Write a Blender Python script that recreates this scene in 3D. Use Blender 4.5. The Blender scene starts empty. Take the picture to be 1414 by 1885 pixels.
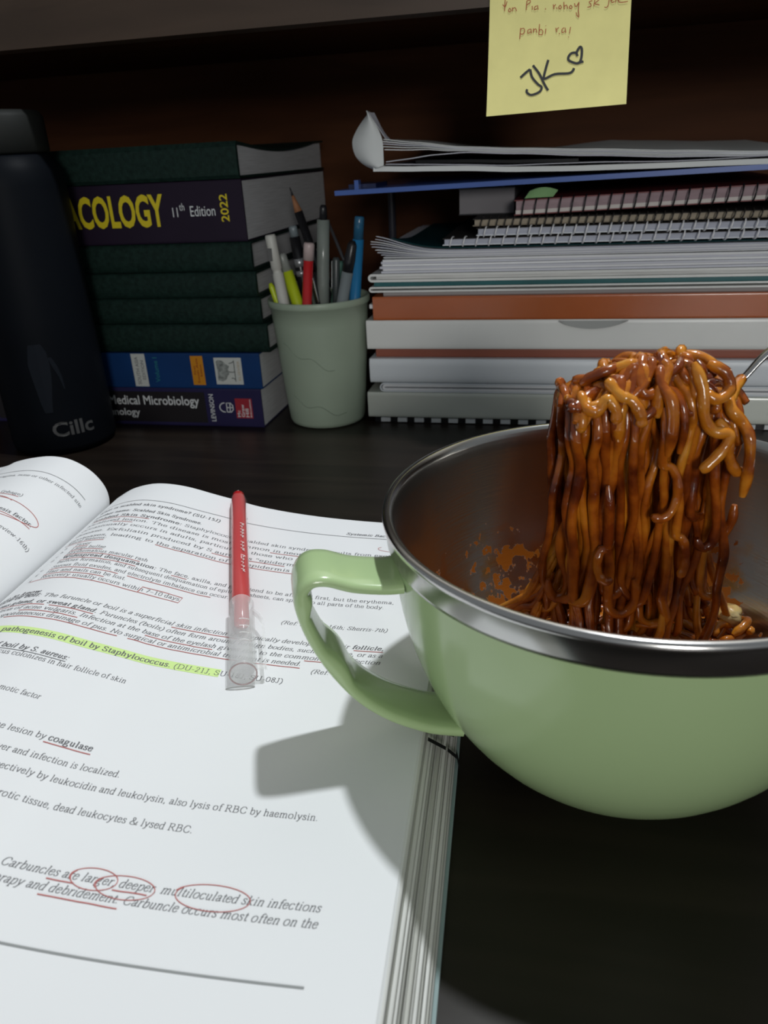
import bpy, math, random
from mathutils import Vector, Matrix, noise

random.seed(7)
U = 0.1                      # every length below is in decimetres, scaled to metres on build
R = math.radians
sc = bpy.context.scene
col = sc.collection

# ------------------------------------------------------------------ camera
YAW = R(13.2)                # the desk runs along x; the camera looks 13 degrees to the left of straight on
PITCH, ROLL = R(25.0), R(-3.0)
def rotz(v):
    c, s = math.cos(YAW), math.sin(YAW)
    return Vector((v[0]*c - v[1]*s, v[0]*s + v[1]*c, v[2]))
_F = Vector((0, math.cos(PITCH), -math.sin(PITCH)))
_R0 = Vector((1, 0, 0)); _U0 = _R0.cross(_F)
_R = _R0*math.cos(ROLL) + _U0*math.sin(ROLL)
_U = _U0*math.cos(ROLL) - _R0*math.sin(ROLL)
cR, cU, cF = rotz(_R), rotz(_U), rotz(_F)
cd = bpy.data.cameras.new('camera')
cam = bpy.data.objects.new('camera', cd); col.objects.link(cam)
M = Matrix((cR, cU, -cF)).transposed().to_4x4()
M.translation = Vector((0, 0, 1.95))*U
cam.matrix_world = M
cd.sensor_fit = 'VERTICAL'; cd.sensor_height = 36; cd.sensor_width = 27
cd.lens = 36*1416/1885
cd.clip_start = 0.005; cd.clip_end = 50
cd.dof.use_dof = True; cd.dof.focus_distance = 0.31; cd.dof.aperture_fstop = 21
sc.camera = cam

# ------------------------------------------------------------------ light
w = bpy.data.worlds.new('room_ambience'); sc.world = w; w.use_nodes = True
w.node_tree.nodes['Background'].inputs[0].default_value = (0.88, 0.95, 1.0, 1)
w.node_tree.nodes['Background'].inputs[1].default_value = 0.21
def light(name, kind, loc, power, color, **k):
    d = bpy.data.lights.new(name, kind); d.energy = power; d.color = color
    for a, b in k.items(): setattr(d, a, b)
    o = bpy.data.objects.new(name, d); col.objects.link(o); o.location = Vector(loc)*U
    return o
light('desk_bulb_light', 'POINT', (1.10, 4.06, 9.0), 22.0, (0.92, 0.965, 1.0), shadow_soft_size=0.02)
rl = light('room_light', 'AREA', (5.8, -18.0, 5.6), 14.5, (1.0, 0.985, 0.95), shape='DISK', size=0.45)
rl.rotation_euler = (Vector((-0.6, 5.5, 1.0)) - Vector((5.8, -18.0, 5.6))).to_track_quat('-Z', 'Y').to_euler()
sc.view_settings.view_transform = 'Standard'
sc.view_settings.look = 'None'
sc.view_settings.gamma = 1.0
sc.view_settings.exposure = 0.0
sc.view_settings.use_curve_mapping = False

# ------------------------------------------------------------------ materials
MATS = {}
def mat(name, color, rough=0.5, metal=0.0, noise_scale=0, noise_amt=0.0, bump=0.0, bump_scale=60,
        trans=0.0, coat=0.0, spec=0.5, sss=0.0, ior=1.45, stretch=(1, 1, 1), alpha=1.0):
    if name in MATS: return MATS[name]
    m = bpy.data.materials.new(name); m.use_nodes = True
    nt = m.node_tree; b = nt.nodes['Principled BSDF']
    b.inputs['Base Color'].default_value = (*color, 1)
    b.inputs['Roughness'].default_value = rough
    b.inputs['Metallic'].default_value = metal
    b.inputs['Transmission Weight'].default_value = trans
    b.inputs['Coat Weight'].default_value = coat
    b.inputs['Coat Roughness'].default_value = 0.12
    b.inputs['Specular IOR Level'].default_value = spec
    b.inputs['IOR'].default_value = ior
    b.inputs['Alpha'].default_value = alpha
    if sss:
        b.inputs['Subsurface Weight'].default_value = sss
        b.inputs['Subsurface Radius'].default_value = (0.004, 0.0015, 0.0006)
    if noise_scale or bump:
        tc = nt.nodes.new('ShaderNodeTexCoord'); mp = nt.nodes.new('ShaderNodeMapping')
        mp.inputs['Scale'].default_value = stretch
        nt.links.new(tc.outputs['Object'], mp.inputs[0])
    if noise_scale:
        n = nt.nodes.new('ShaderNodeTexNoise'); n.inputs['Scale'].default_value = noise_scale
        n.inputs['Detail'].default_value = 6
        nt.links.new(mp.outputs[0], n.inputs['Vector'])
        r = nt.nodes.new('ShaderNodeValToRGB')
        lo = [max(0, c*(1-noise_amt)) for c in color]; hi = [min(1, c*(1+noise_amt)) for c in color]
        r.color_ramp.elements[0].position = 0.3; r.color_ramp.elements[1].position = 0.7
        r.color_ramp.elements[0].color = (*lo, 1); r.color_ramp.elements[1].color = (*hi, 1)
        nt.links.new(n.outputs[0], r.inputs[0]); nt.links.new(r.outputs[0], b.inputs['Base Color'])
    if bump:
        n2 = nt.nodes.new('ShaderNodeTexNoise'); n2.inputs['Scale'].default_value = bump_scale
        nt.links.new(mp.outputs[0], n2.inputs['Vector'])
        bp = nt.nodes.new('ShaderNodeBump'); bp.inputs['Strength'].default_value = bump
        bp.inputs['Distance'].default_value = 0.001
        nt.links.new(n2.outputs[0], bp.inputs['Height']); nt.links.new(bp.outputs[0], b.inputs['Normal'])
    MATS[name] = m
    return m

def wood(name, dark, light_, rough, scale=6.0, spec=0.5):
    m = bpy.data.materials.new(name); m.use_nodes = True; nt = m.node_tree; b = nt.nodes['Principled BSDF']
    tc = nt.nodes.new('ShaderNodeTexCoord'); mp = nt.nodes.new('ShaderNodeMapping')
    mp.inputs['Scale'].default_value = (1.5, 14, 14)
    n = nt.nodes.new('ShaderNodeTexNoise'); n.inputs['Scale'].default_value = scale; n.inputs['Detail'].default_value = 8
    n.inputs['Distortion'].default_value = 0.6
    r = nt.nodes.new('ShaderNodeValToRGB'); r.color_ramp.elements[0].color = (*dark, 1); r.color_ramp.elements[1].color = (*light_, 1)
    r.color_ramp.elements[0].position = 0.3; r.color_ramp.elements[1].position = 0.75
    nt.links.new(tc.outputs['Object'], mp.inputs[0]); nt.links.new(mp.outputs[0], n.inputs['Vector'])
    nt.links.new(n.outputs[0], r.inputs[0]); nt.links.new(r.outputs[0], b.inputs['Base Color'])
    b.inputs['Roughness'].default_value = rough; b.inputs['Specular IOR Level'].default_value = spec
    bp = nt.nodes.new('ShaderNodeBump'); bp.inputs['Strength'].default_value = 0.15; bp.inputs['Distance'].default_value = 0.0005
    nt.links.new(n.outputs[0], bp.inputs['Height']); nt.links.new(bp.outputs[0], b.inputs['Normal'])
    MATS[name] = m
    return m

# ------------------------------------------------------------------ mesh builder
BASE = {}
class MB:
    def __init__(self): self.v = []; self.f = []; self.sm = []
    def add(self, vs, fs, smooth=False):
        o = len(self.v); self.v += [tuple(p) for p in vs]
        for f in fs: self.f.append([i+o for i in f]); self.sm.append(smooth)
        return self
    def box(self, x0, x1, y0, y1, z0, z1):
        vs = [(x, y, z) for z in (z0, z1) for y in (y0, y1) for x in (x0, x1)]
        return self.add(vs, [(0,2,3,1),(4,5,7,6),(0,1,5,4),(2,6,7,3),(0,4,6,2),(1,3,7,5)])
    def prism(self, poly, x0, x1, axis=0, smooth=False):
        """poly: ring of 2D points; axis 0: (y,z) ring swept along x; axis 1: (x,z) ring swept along y"""
        n = len(poly); mk = (lambda t, p: (t, p[0], p[1])) if axis == 0 else (lambda t, p: (p[0], t, p[1]))
        vs = [mk(x0, p) for p in poly] + [mk(x1, p) for p in poly]
        self.add(vs, [(i, (i+1) % n, n+(i+1) % n, n+i) for i in range(n)], smooth)
        return self.add(vs, [tuple(range(n))[::-1], tuple(range(n, 2*n))])
    def tube(self, pts, rad, n=8, cap=True, flat=1.0, up=None):
        pts = [Vector(p) for p in pts]; m = len(pts); vs = []; fs = []
        if not callable(rad): r0 = rad; rad = lambda t: r0
        t0 = (pts[1]-pts[0]).normalized()
        nrm = Vector(up) if up else t0.orthogonal()
        nrm = (nrm - t0*nrm.dot(t0)).normalized()
        for i, p in enumerate(pts):
            t = (pts[min(i+1, m-1)] - pts[max(i-1, 0)])
            if t.length < 1e-9: t = t0
            t.normalize(); nrm = (nrm - t*nrm.dot(t))
            nrm = nrm.normalized() if nrm.length > 1e-6 else t.orthogonal().normalized()
            bn = t.cross(nrm); r = rad(i/(m-1))
            for k in range(n):
                a = 2*math.pi*k/n
                vs.append(p + nrm*(math.cos(a)*r*flat) + bn*(math.sin(a)*r))
        for i in range(m-1):
            for k in range(n):
                fs.append((i*n+k, i*n+(k+1) % n, (i+1)*n+(k+1) % n, (i+1)*n+k))
        self.add(vs, fs, True)
        if cap:
            self.add(vs[:n], [tuple(range(n))[::-1]]); self.add(vs[-n:], [tuple(range(n))])
        return self
    def lathe(self, prof, p0=(0, 0, 0), axis=(0, 0, 1), n=48, ref=None, cap=True):
        ax = Vector(axis).normalized(); x = Vector(ref) if ref else ax.orthogonal()
        x = (x - ax*x.dot(ax)).normalized(); y = ax.cross(x); p0 = Vector(p0); vs = []; fs = []
        for (r, h) in prof:
            for k in range(n):
                a = 2*math.pi*k/n
                vs.append(p0 + ax*h + x*(r*math.cos(a)) + y*(r*math.sin(a)))
        for i in range(len(prof)-1):
            for k in range(n):
                fs.append((i*n+k, i*n+(k+1) % n, (i+1)*n+(k+1) % n, (i+1)*n+k))
        self.add(vs, fs, True)
        cap = cap and prof[0] != prof[-1]
        if cap and prof[0][0] > 1e-6: self.add(vs[:n], [tuple(range(n))[::-1]])
        if cap and prof[-1][0] > 1e-6: self.add(vs[-n:], [tuple(range(n))])
        return self
    def sheet(self, fn, nu, nv, thick=0.004, smooth=True):
        """fn(i/nu, j/nv) -> point; closed slab of the given thickness below it"""
        top = [Vector(fn(i/nu, j/nv)) for j in range(nv+1) for i in range(nu+1)]
        W = nu+1; bot = []
        for j in range(nv+1):
            for i in range(nu+1):
                du = top[j*W+min(i+1, nu)] - top[j*W+max(i-1, 0)]
                dv = top[min(j+1, nv)*W+i] - top[max(j-1, 0)*W+i]
                nn = du.cross(dv); nn = nn.normalized() if nn.length > 1e-12 else Vector((0, 0, 1))
                bot.append(top[j*W+i] - nn*thick)
        N = len(top); fs = []
        for j in range(nv):
            for i in range(nu):
                a = j*W+i
                fs.append((a, a+1, a+W+1, a+W)); fs.append((N+a, N+a+W, N+a+W+1, N+a+1))
        self.add(top+bot, fs, smooth)
        rim = [i for i in range(W)] + [j*W+nu for j in range(1, nv+1)] + [nv*W+i for i in range(nu-1, -1, -1)] + [j*W for j in range(nv-1, 0, -1)]
        allv = top+bot; k = len(rim)
        vs = [allv[r] for r in rim] + [allv[N+r] for r in rim]
        return self.add(vs, [(i, k+i, k+(i+1) % k, (i+1) % k) for i in range(k)])
    def build(self, name, m, parent=None, base=None, merge=False):
        me = bpy.data.meshes.new(name)
        b = BASE[parent.name] if parent is not None else Vector(base if base is not None else (0, 0, 0))
        me.from_pydata([(Vector(p)-b)*U for p in self.v], [], self.f)
        me.polygons.foreach_set('use_smooth', self.sm)
        if m is not None: me.materials.append(m)
        me.validate(); me.update()
        o = bpy.data.objects.new(name, me); col.objects.link(o)
        BASE[o.name] = b
        if parent is not None: o.parent = parent
        else: o.location = b*U
        return o

def thing(name, label, cat, base, group=None, kind=None):
    o = bpy.data.objects.new(name, None); col.objects.link(o)
    o.empty_display_size = 0.02; o.location = Vector(base)*U; BASE[o.name] = Vector(base)
    return tag(o, label, cat, group, kind)
def tag(o, label, cat, group=None, kind=None):
    if label: o['label'] = label
    if cat: o['category'] = cat
    if group: o['group'] = group
    if kind: o['kind'] = kind
    return o
def share(src, name, parent, offset):
    o = bpy.data.objects.new(name, src.data); col.objects.link(o); o.parent = parent
    o.location = Vector(offset)*U; BASE[o.name] = BASE[parent.name]
    return o
def lerp(a, b, t): return a + (b-a)*t
def smooth_poly(pts, per=8, closed=False):
    """Catmull-Rom through points (tuples of any length)"""
    n = len(pts); out = []
    rng = range(n) if closed else range(n-1)
    g = (lambda i: pts[i % n]) if closed else (lambda i: pts[max(0, min(n-1, i))])
    for i in rng:
        p0, p1, p2, p3 = g(i-1), g(i), g(i+1), g(i+2)
        for k in range(per):
            t = k/per
            out.append(tuple(0.5*((2*b)+(-a+c)*t+(2*a-5*b+4*c-d)*t*t+(-a+3*b-3*c+d)*t**3) for a, b, c, d in zip(p0, p1, p2, p3)))
    if not closed: out.append(tuple(pts[-1]))
    return out

# ------------------------------------------------------------------ lettering
def nib(pts, W, T):
    """flat ribbon polygons of a pen stroke, W wide on upright strokes and T on level ones"""
    n = len(pts); L = []; Rr = []
    for i, p in enumerate(pts):
        a = pts[max(i-1, 0)]; b = pts[min(i+1, n-1)]
        dx, dy = b[0]-a[0], b[1]-a[1]; l = math.hypot(dx, dy) or 1
        nx, ny = -dy/l, dx/l; h = 0.5*math.hypot(W*nx, T*ny)
        L.append((p[0]+nx*h, p[1]+ny*h)); Rr.append((p[0]-nx*h, p[1]-ny*h))
    vs = L+Rr
    return vs, [(i, i+1, n+i+1, n+i) for i in range(n-1)]
# a small book face: advance | strokes, s = curve, l = straight, _ = serif (x0 x1 y), in 1/100 em
FONT = {
'a':"44|s8 34 14 43 24 45 32 40 33 30 33 8 37 2 43 5|s33 28 18 22 8 14 9 5 16 0 25 3 33 10",
'b':"50|l13 68 13 2|_4 13 67|s13 34 22 43 32 45 41 38 44 23 41 8 32 0 22 1 13 8",
'c':"44|s38 35 32 43 24 45 13 41 6 24 11 6 22 0 32 3 39 12",
'd':"50|l37 68 37 0|_28 37 67|_37 46 1|s37 36 29 44 20 44 9 37 6 22 9 7 18 0 28 1 37 9",
'e':"44|l8 26 37 26|s37 26 35 38 23 45 12 40 6 24 11 6 22 0 32 3 39 12",
'f':"32|s36 63 31 68 24 66 18 57 18 46 18 0|_6 30 44|_8 28 1",
'g':"50|s22 45 12 41 9 30 13 20 22 17 31 21 34 31 31 41 22 45|s14 18 9 11 14 5 30 3 42 -2 42 -13 32 -20 18 -21 7 -15 9 -5 16 3|l31 42 46 42",
'h':"50|l12 68 12 0|_4 12 67|_4 21 1|s12 33 20 42 29 45 37 40 38 30 38 0|_30 47 1",
'i':"28|l14 44 14 0|_5 14 43|_5 23 1|l14 64 14 57",
'j':"28|s17 44 17 -6 13 -17 4 -20|_8 17 43|l16 64 16 57",
'k':"50|l12 68 12 0|_4 12 67|_4 20 1|l37 43 13 20|l20 26 40 1|_29 44 43|_33 48 1",
'l':"28|l14 68 14 0|_5 14 67|_5 23 1",
'm':"77|l13 44 13 0|_4 13 43|_4 22 1|s13 33 21 42 29 45 36 40 38 30 38 0|_30 46 1|s38 33 46 42 54 45 61 40 63 30 63 0|_55 72 1",
'n':"50|l12 44 12 0|_4 12 43|_4 21 1|s12 33 20 42 29 45 37 40 38 30 38 0|_30 47 1",
'o':"50|s25 45 12 40 6 22 12 5 25 0 38 5 44 22 38 40 25 45",
'p':"50|l13 44 13 -20|_4 13 43|_4 22 -20|s13 34 22 43 32 45 41 38 44 23 41 8 32 0 22 1 13 8",
'q':"50|l37 44 37 -20|_28 46 -20|s37 36 29 44 20 44 9 37 6 22 9 7 18 0 28 1 37 9",
'r':"35|l13 44 13 0|_4 13 43|_4 23 1|s13 32 20 42 27 45 34 41",
's':"38|s31 35 27 43 18 45 9 40 9 32 19 25 29 18 31 9 26 2 17 0 9 3 6 12",
't':"30|s15 58 15 34 15 12 18 2 25 2 30 6|_4 27 44",
'u':"50|s12 44 12 14 16 3 23 1 31 5 37 12|l37 44 37 0|_4 12 43|_28 37 43|_37 46 1",
'v':"48|l8 43 24 2|l40 43 25 2|_2 17 43|_33 46 43",
'w':"70|l8 43 21 2|l35 40 22 2|l34 43 48 2|l62 43 49 2|_2 16 43|_55 68 43",
'x':"48|l9 43 40 1|l39 43 8 1|_3 17 43|_31 46 43|_2 16 1|_32 46 1",
'y':"48|l8 43 25 3|s41 43 25 3 19 -13 12 -20 5 -18|_2 17 43|_34 47 43",
'z':"44|l8 43 38 43|l38 43 7 1|l7 1 40 1",
'A':"72|l36 66 12 0|l36 66 60 0|l20 24 52 24|_3 22 1|_50 70 1",
'B':"64|l16 66 16 0|_4 16 65|_4 16 1|s16 65 38 65 48 58 46 42 34 36 16 35|s30 35 48 33 56 20 50 5 34 1 16 1",
'C':"66|s58 47 52 60 38 66 20 60 8 34 18 8 38 0 52 6 60 18",
'D':"72|l16 66 16 0|_4 16 65|_4 16 1|s16 65 40 64 60 52 65 33 60 14 40 2 16 1",
'E':"60|l16 66 16 0|_4 54 65|_4 56 1|_16 42 35|l54 65 54 52|l56 1 57 15|l42 40 42 28",
'F':"56|l16 66 16 0|_4 52 65|_4 28 1|_16 40 35|l52 65 52 52|l40 40 40 28",
'G':"72|s60 47 54 60 38 66 20 60 8 34 18 8 38 0 50 2 60 9|l60 30 60 6|_48 68 30",
'H':"72|l16 66 16 0|l56 66 56 0|l16 34 56 34|_5 27 65|_5 27 1|_45 67 65|_45 67 1",
'I':"34|l17 66 17 0|_6 28 65|_6 28 1",
'J':"40|s24 66 24 14 20 2 10 0 4 8|_12 36 65",
'L':"60|l16 66 16 0|_5 28 65|_5 56 1|l56 1 58 16",
'M':"88|l16 64 14 0|l16 66 43 4|l72 66 44 4|l72 66 72 0|_4 18 65|_70 84 65|_4 24 1|_62 84 1",
'N':"72|l15 64 15 0|l14 66 56 2|l57 66 57 0|_4 18 65|_48 66 65|_5 25 1",
'P':"56|l16 66 16 0|_4 16 65|_5 28 1|s16 65 38 65 50 57 50 42 38 32 16 32",
'R':"66|l16 66 16 0|_4 16 65|_5 28 1|s16 65 38 65 50 58 48 42 36 34 16 34|l32 34 58 1|_54 66 1",
'S':"56|s46 50 42 62 28 66 14 60 12 46 26 36 44 26 48 12 38 1 24 0 12 6 8 18",
'T':"62|l31 66 31 0|_6 56 65|l6 65 5 52|l56 65 57 52|_20 42 1",
'U':"72|s16 66 16 20 22 4 36 0 50 6 56 20 56 66|_5 27 65|_47 66 65",
'W':"94|l12 65 30 2|l47 62 31 2|l46 65 65 2|l82 65 66 2|_3 24 65|_72 92 65",
'0':"50|s25 66 11 56 7 33 11 10 25 0 39 10 43 33 39 56 25 66",
'1':"50|l26 66 26 0|l26 66 14 58|_14 38 1",
'2':"50|s9 50 14 62 25 66 37 60 38 46 28 28 8 2|l8 2 43 3",
'5':"50|l38 64 16 64|l16 64 13 37|s13 37 28 40 39 32 39 14 28 2 10 2",
'6':"50|s42 66 22 54 10 30 12 10 25 0 38 8 40 24 30 36 18 34 10 24",
'7':"50|l8 62 43 62|l43 62 20 0",
'8':"50|s25 66 12 58 14 44 36 28 40 12 25 0 10 12 14 28 36 44 38 58 25 66",
'.':"25|l12 6 12 0",',':"25|s12 6 14 0 9 -10",':':"28|l14 6 14 0|l14 42 14 36",';':"28|s14 6 15 0 10 -10|l14 42 14 36",
'(':"33|s29 68 14 50 9 24 14 -2 29 -20",')':"33|s5 68 20 50 25 24 20 -2 5 -20",'-':"33|l5 23 28 23",'~':"50|l2 24 48 24",
'&':"76|s70 34 56 8 36 0 16 4 10 18 26 34 42 46 40 62 28 66 22 54 34 30 52 8 66 2 72 8",'?':"44|s8 52 14 64 25 66 36 58 32 42 22 32 21 18|l21 6 21 0",
'"':"40|l13 66 12 46|l28 66 27 46",' ':"25",
}
_gc = {}
def glyph(ch, bold=False):
    k = (ch, bold)
    if k in _gc: return _gc[k]
    parts = FONT.get(ch, FONT[' ']).split('|'); adv = int(parts[0])/100; polys = []
    W, T = (0.125, 0.05) if bold else (0.075, 0.034)
    for s in parts[1:]:
        q = [int(x)/100 for x in s[1:].split()]
        if s[0] == '_': pts = [(q[0], q[2]), (q[1], q[2])]
        else:
            pts = list(zip(q[::2], q[1::2]))
            if s[0] == 's': pts = smooth_poly(pts, 3)
        polys.append(nib(pts, W, T))
    _gc[k] = (adv+(0.03 if bold else 0), polys)
    return _gc[k]
def text_width(s, bold=False): return sum(glyph(c, bold)[0] for c in s)
def set_text(mb, s, fn, x0, y, size, bold=False, italic=False, xs=1.0):
    """fn(x, y) -> 3D point"""
    x = x0
    for ch in s:
        adv, polys = glyph(ch, bold)
        for vs, fs in polys:
            mb.add([fn(x+(px+(0.24*py if italic else 0))*size*xs, y+py*size) for px, py in vs], fs)
        x += adv*size*xs
    return x
def sans(s, bold=0.0, shear=0.0):
    """outline mesh of a plain sans line, normalised to start at x=0 on the baseline"""
    cu = bpy.data.curves.new('lettering', 'FONT'); cu.body = s; cu.size = 1.0; cu.offset = bold; cu.shear = shear; cu.resolution_u = 3
    o = bpy.data.objects.new('lettering', cu); col.objects.link(o)
    bpy.context.view_layer.update()
    me = o.evaluated_get(bpy.context.evaluated_depsgraph_get()).to_mesh()
    vs = [tuple(v.co[:2]) for v in me.vertices]; fs = [tuple(p.vertices) for p in me.polygons]
    bpy.data.objects.remove(o); bpy.data.curves.remove(cu)
    return vs, fs
def put_sans(mb, s, fn, x0, x1, y0, y1, bold=0.0, shear=0.0, ref=None):
    """fit the lettering into the box x0..x1, y0..y1 of the surface fn"""
    vs, fs = sans(s, bold, shear)
    ax, bx = min(v[0] for v in vs), max(v[0] for v in vs); ay, by = min(v[1] for v in vs), max(v[1] for v in vs)
    mb.add([fn(lerp(x0, x1, (v[0]-ax)/(bx-ax)), lerp(y0, y1, (v[1]-ay)/(by-ay))) for v in vs], fs)


# ------------------------------------------------------------------ shared materials
PAPER = mat('white_paper', (0.80, 0.81, 0.83), 0.75, noise_scale=40, noise_amt=0.03)
PAPER_EDGE = mat('paper_edges', (0.62, 0.62, 0.61), 0.85, noise_scale=220, noise_amt=0.18, stretch=(0.15, 0.15, 6))
OLD_EDGE = mat('greyed_page_edges', (0.50, 0.50, 0.51), 0.85, noise_scale=160, noise_amt=0.12, stretch=(0.2, 0.2, 8))
GREEN_CLOTH = mat('dark_green_cover', (0.008, 0.021, 0.017), 0.6, noise_scale=300, noise_amt=0.35, bump=0.3, bump_scale=900, spec=0.15)
INK = mat('printing_ink', (0.16, 0.16, 0.17), 0.7)
RED_INK = mat('red_pen_ink', (0.52, 0.14, 0.13), 0.6)
WHITE_PRINT = mat('white_print', (0.62, 0.64, 0.65), 0.6)
BLACK_PLASTIC = mat('black_plastic', (0.012, 0.012, 0.014), 0.3)
STEEL = mat('polished_steel', (0.62, 0.61, 0.60), 0.16, 1.0)
CLEAR = mat('clear_plastic', (0.88, 0.88, 0.88), 0.1, alpha=0.27)

# ------------------------------------------------------------------ the desk and its hutch
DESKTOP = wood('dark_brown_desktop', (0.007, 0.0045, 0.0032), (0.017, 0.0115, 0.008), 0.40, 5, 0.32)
HUTCH = wood('red_brown_veneer', (0.050, 0.017, 0.006), (0.085, 0.030, 0.011), 0.6, 4, 0.10)
LIP = wood('dark_shelf_front', (0.030, 0.018, 0.011), (0.055, 0.034, 0.022), 0.45, 4, 0.4)
fl = MB().box(-25, 25, -25, 8.6, -7.7, -7.5).build('floor', mat('grey_floor_tiles', (0.25, 0.24, 0.23), 0.4, noise_scale=3, noise_amt=0.1)); fl['kind'] = 'structure'
wl = MB().box(-25, 25, 8.3, 8.6, -7.5, 20).build('wall_back', mat('cream_wall_paint', (0.45, 0.42, 0.37), 0.8, noise_scale=4, noise_amt=0.05)); wl['kind'] = 'structure'
desk = thing('desk', 'dark brown wooden desk with a low hutch shelf at the back', 'desk', (0, 2.5, -7.5))
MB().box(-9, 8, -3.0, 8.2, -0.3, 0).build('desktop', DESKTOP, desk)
MB().box(-9, 8, 8.0, 8.2, 0, 3.4).build('back_panel', HUTCH, desk)
MB().box(-9, 8, 5.16, 8.0, 2.80, 2.98).build('shelf_board', HUTCH, desk)
MB().box(-9, 8, 5.0, 5.16, 2.645, 3.3).build('shelf_front', LIP, desk)
for x in (-9, 7.82): MB().box(x, x+0.18, 5.16, 8.0, 0, 2.80).build('side_panel', HUTCH, desk)
for x in (-8.8, 7.4):
    for y in (-2.8, 7.6): MB().box(x, x+0.4, y, y+0.4, -7.5, -0.3).build('leg', DESKTOP, desk)

# ------------------------------------------------------------------ closed books lying with their spines to the front
def cover_ring(b0, b1, z0, z1, t, rnd=0.5):
    r = (z1-z0)*rnd; r = min(r, (z1-z0)/2); dz = 0.35*r
    arc = []
    for k in range(7):
        a = R(90*k/6); arc.append((b0+dz-dz*math.sin(a), z1-r+r*math.cos(a)))
    arc2 = [(p[0], z0+z1-p[1]) for p in arc[::-1]]
    out = [(b1, z1)] + arc + arc2 + [(b1, z0)]
    inn = [(b1, z0+t), (b0+t+dz*0.6, z0+t), (b0+t+dz*0.6, z1-t), (b1, z1-t)]
    return out+inn
def book(name, label, a0, a1, b0, b1, z0, z1, cmat, pmat=None, t=0.014, rnd=0.25, inset=0.012, group=None):
    bk = thing(name, label, 'book', ((a0+a1)/2, (b0+b1)/2, z0), group)
    MB().prism(cover_ring(b0, b1, z0, z1, t, rnd), a0, a1).build('cover', cmat, bk)
    d = 0.35*(z1-z0)*rnd*0.6
    MB().box(a0+inset, a1-inset, b0+t+d+0.004, b1-0.02, z0+t, z1-t).build('page_block', pmat or OLD_EDGE, bk)
    return bk
def spine(b, eps=0.002): return lambda x, y: (x, b-eps, y)
def spine_up(b, ax, z0, eps=0.004): return lambda x, y: (ax-y, b-eps, z0+x)
def patch(mb, b, a0, a1, z0, z1, eps=0.0012, skew=0.0):
    return mb.add([(a0+skew, b-eps, z0), (a1+skew, b-eps, z0), (a1, b-eps, z1), (a0, b-eps, z1)], [(0, 1, 2, 3)])

SB = 5.536
MICRO = mat('navy_purple_cover', (0.020, 0.017, 0.062), 0.45, noise_scale=30, noise_amt=0.1, spec=0.25)
b_micro = book('textbook', 'microbiology paperback with red publisher square, bottom of the left book stack', -4.70, -2.245, SB, 7.6, 0.0, 0.315, MICRO, rnd=0.05, t=0.01, inset=0.004)
patch(MB(), SB, -4.66, -2.725, 0.03, 0.285).build('title_panel', mat('black_cover_print', (0.014, 0.012, 0.014), 0.4), b_micro)
mb = MB(); put_sans(mb, 'Review of Medical Microbiology', spine(SB, 0.0025), -3.98, -2.778, 0.150, 0.252, 0.012)
put_sans(mb, '& Immunology', spine(SB, 0.0025), -3.83, -3.318, 0.062, 0.142, 0.012)
put_sans(mb, 'LEVINSON', spine_up(SB, -2.650, 0.045, 0.0025), 0, 0.225, 0, 0.040, 0.01)
ring = [(-2.56+0.045*math.cos(a), 0.162+0.038*math.sin(a)) for a in [i*math.pi/12 for i in range(6, 19)]]
for pts in (ring, [(-2.545, 0.125), (-2.51, 0.125), (-2.492, 0.145), (-2.492, 0.178), (-2.51, 0.199), (-2.545, 0.199), (-2.545, 0.125)], [(-2.52, 0.125), (-2.515, 0.199)], [(-2.545, 0.162), (-2.492, 0.162)]):
    vs, fs = nib(pts, 0.008, 0.008); mb.add([(x, SB-0.0025, z) for x, z in vs], fs)
mb.build('spine_lettering', WHITE_PRINT, b_micro)
o = patch(MB(), SB, -2.470, -2.328, 0.075, 0.238, 0.0018).build('publisher_square', mat('red_label_print', (0.30, 0.018, 0.03), 0.5), b_micro)
mb = MB()
for s, ax, l, h in (('Mc', -2.433, 0.055, 0.026), ('Graw', -2.397, 0.105, 0.028), ('Hill', -2.362, 0.07, 0.028), ('Education', -2.338, 0.145, 0.014)):
    put_sans(mb, s, spine_up(SB, ax, 0.085, 0.0025), 0, l, 0, h, 0.015)
mb.build('publisher_lettering', WHITE_PRINT, o)

BLUE = mat('royal_blue_cover', (0.006, 0.034, 0.125), 0.45, noise_scale=25, noise_amt=0.15, spec=0.25)
b_blue = book('textbook', 'royal blue paperback with white and orange spine labels, second from bottom of the left stack', -4.72, -2.222, SB, 7.62, 0.317, 0.598, BLUE, rnd=0.05, t=0.01, inset=0.004)
LW = mat('label_white', (0.50, 0.52, 0.50), 0.6)
patch(MB(), SB, -3.31, -3.19, 0.328, 0.594).build('edition_label', LW, b_blue); patch(MB(), SB, -2.602, -2.375, 0.352, 0.565).build('emblem_label', LW, b_blue)
patch(MB(), SB, -2.800, -2.695, 0.345, 0.578).build('orange_label', mat('label_orange', (0.55, 0.22, 0.008), 0.5), b_blue)
mb = MB(); put_sans(mb, 'SOUTH ASIA', spine_up(SB, -3.253, 0.345, 0.0025), 0, 0.225, 0, 0.030, 0.012); put_sans(mb, 'EDITION', spine_up(SB, -3.207, 0.385, 0.0025), 0, 0.155, 0, 0.028, 0.012); mb.build('label_lettering', INK, b_blue)
mb = MB(); put_sans(mb, 'Volume I', spine_up(SB, -3.085, 0.365, 0.0025), 0, 0.20, 0, 0.038); mb.build('volume_lettering', mat('teal_print', (0.02, 0.19, 0.20), 0.5), b_blue)
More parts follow.
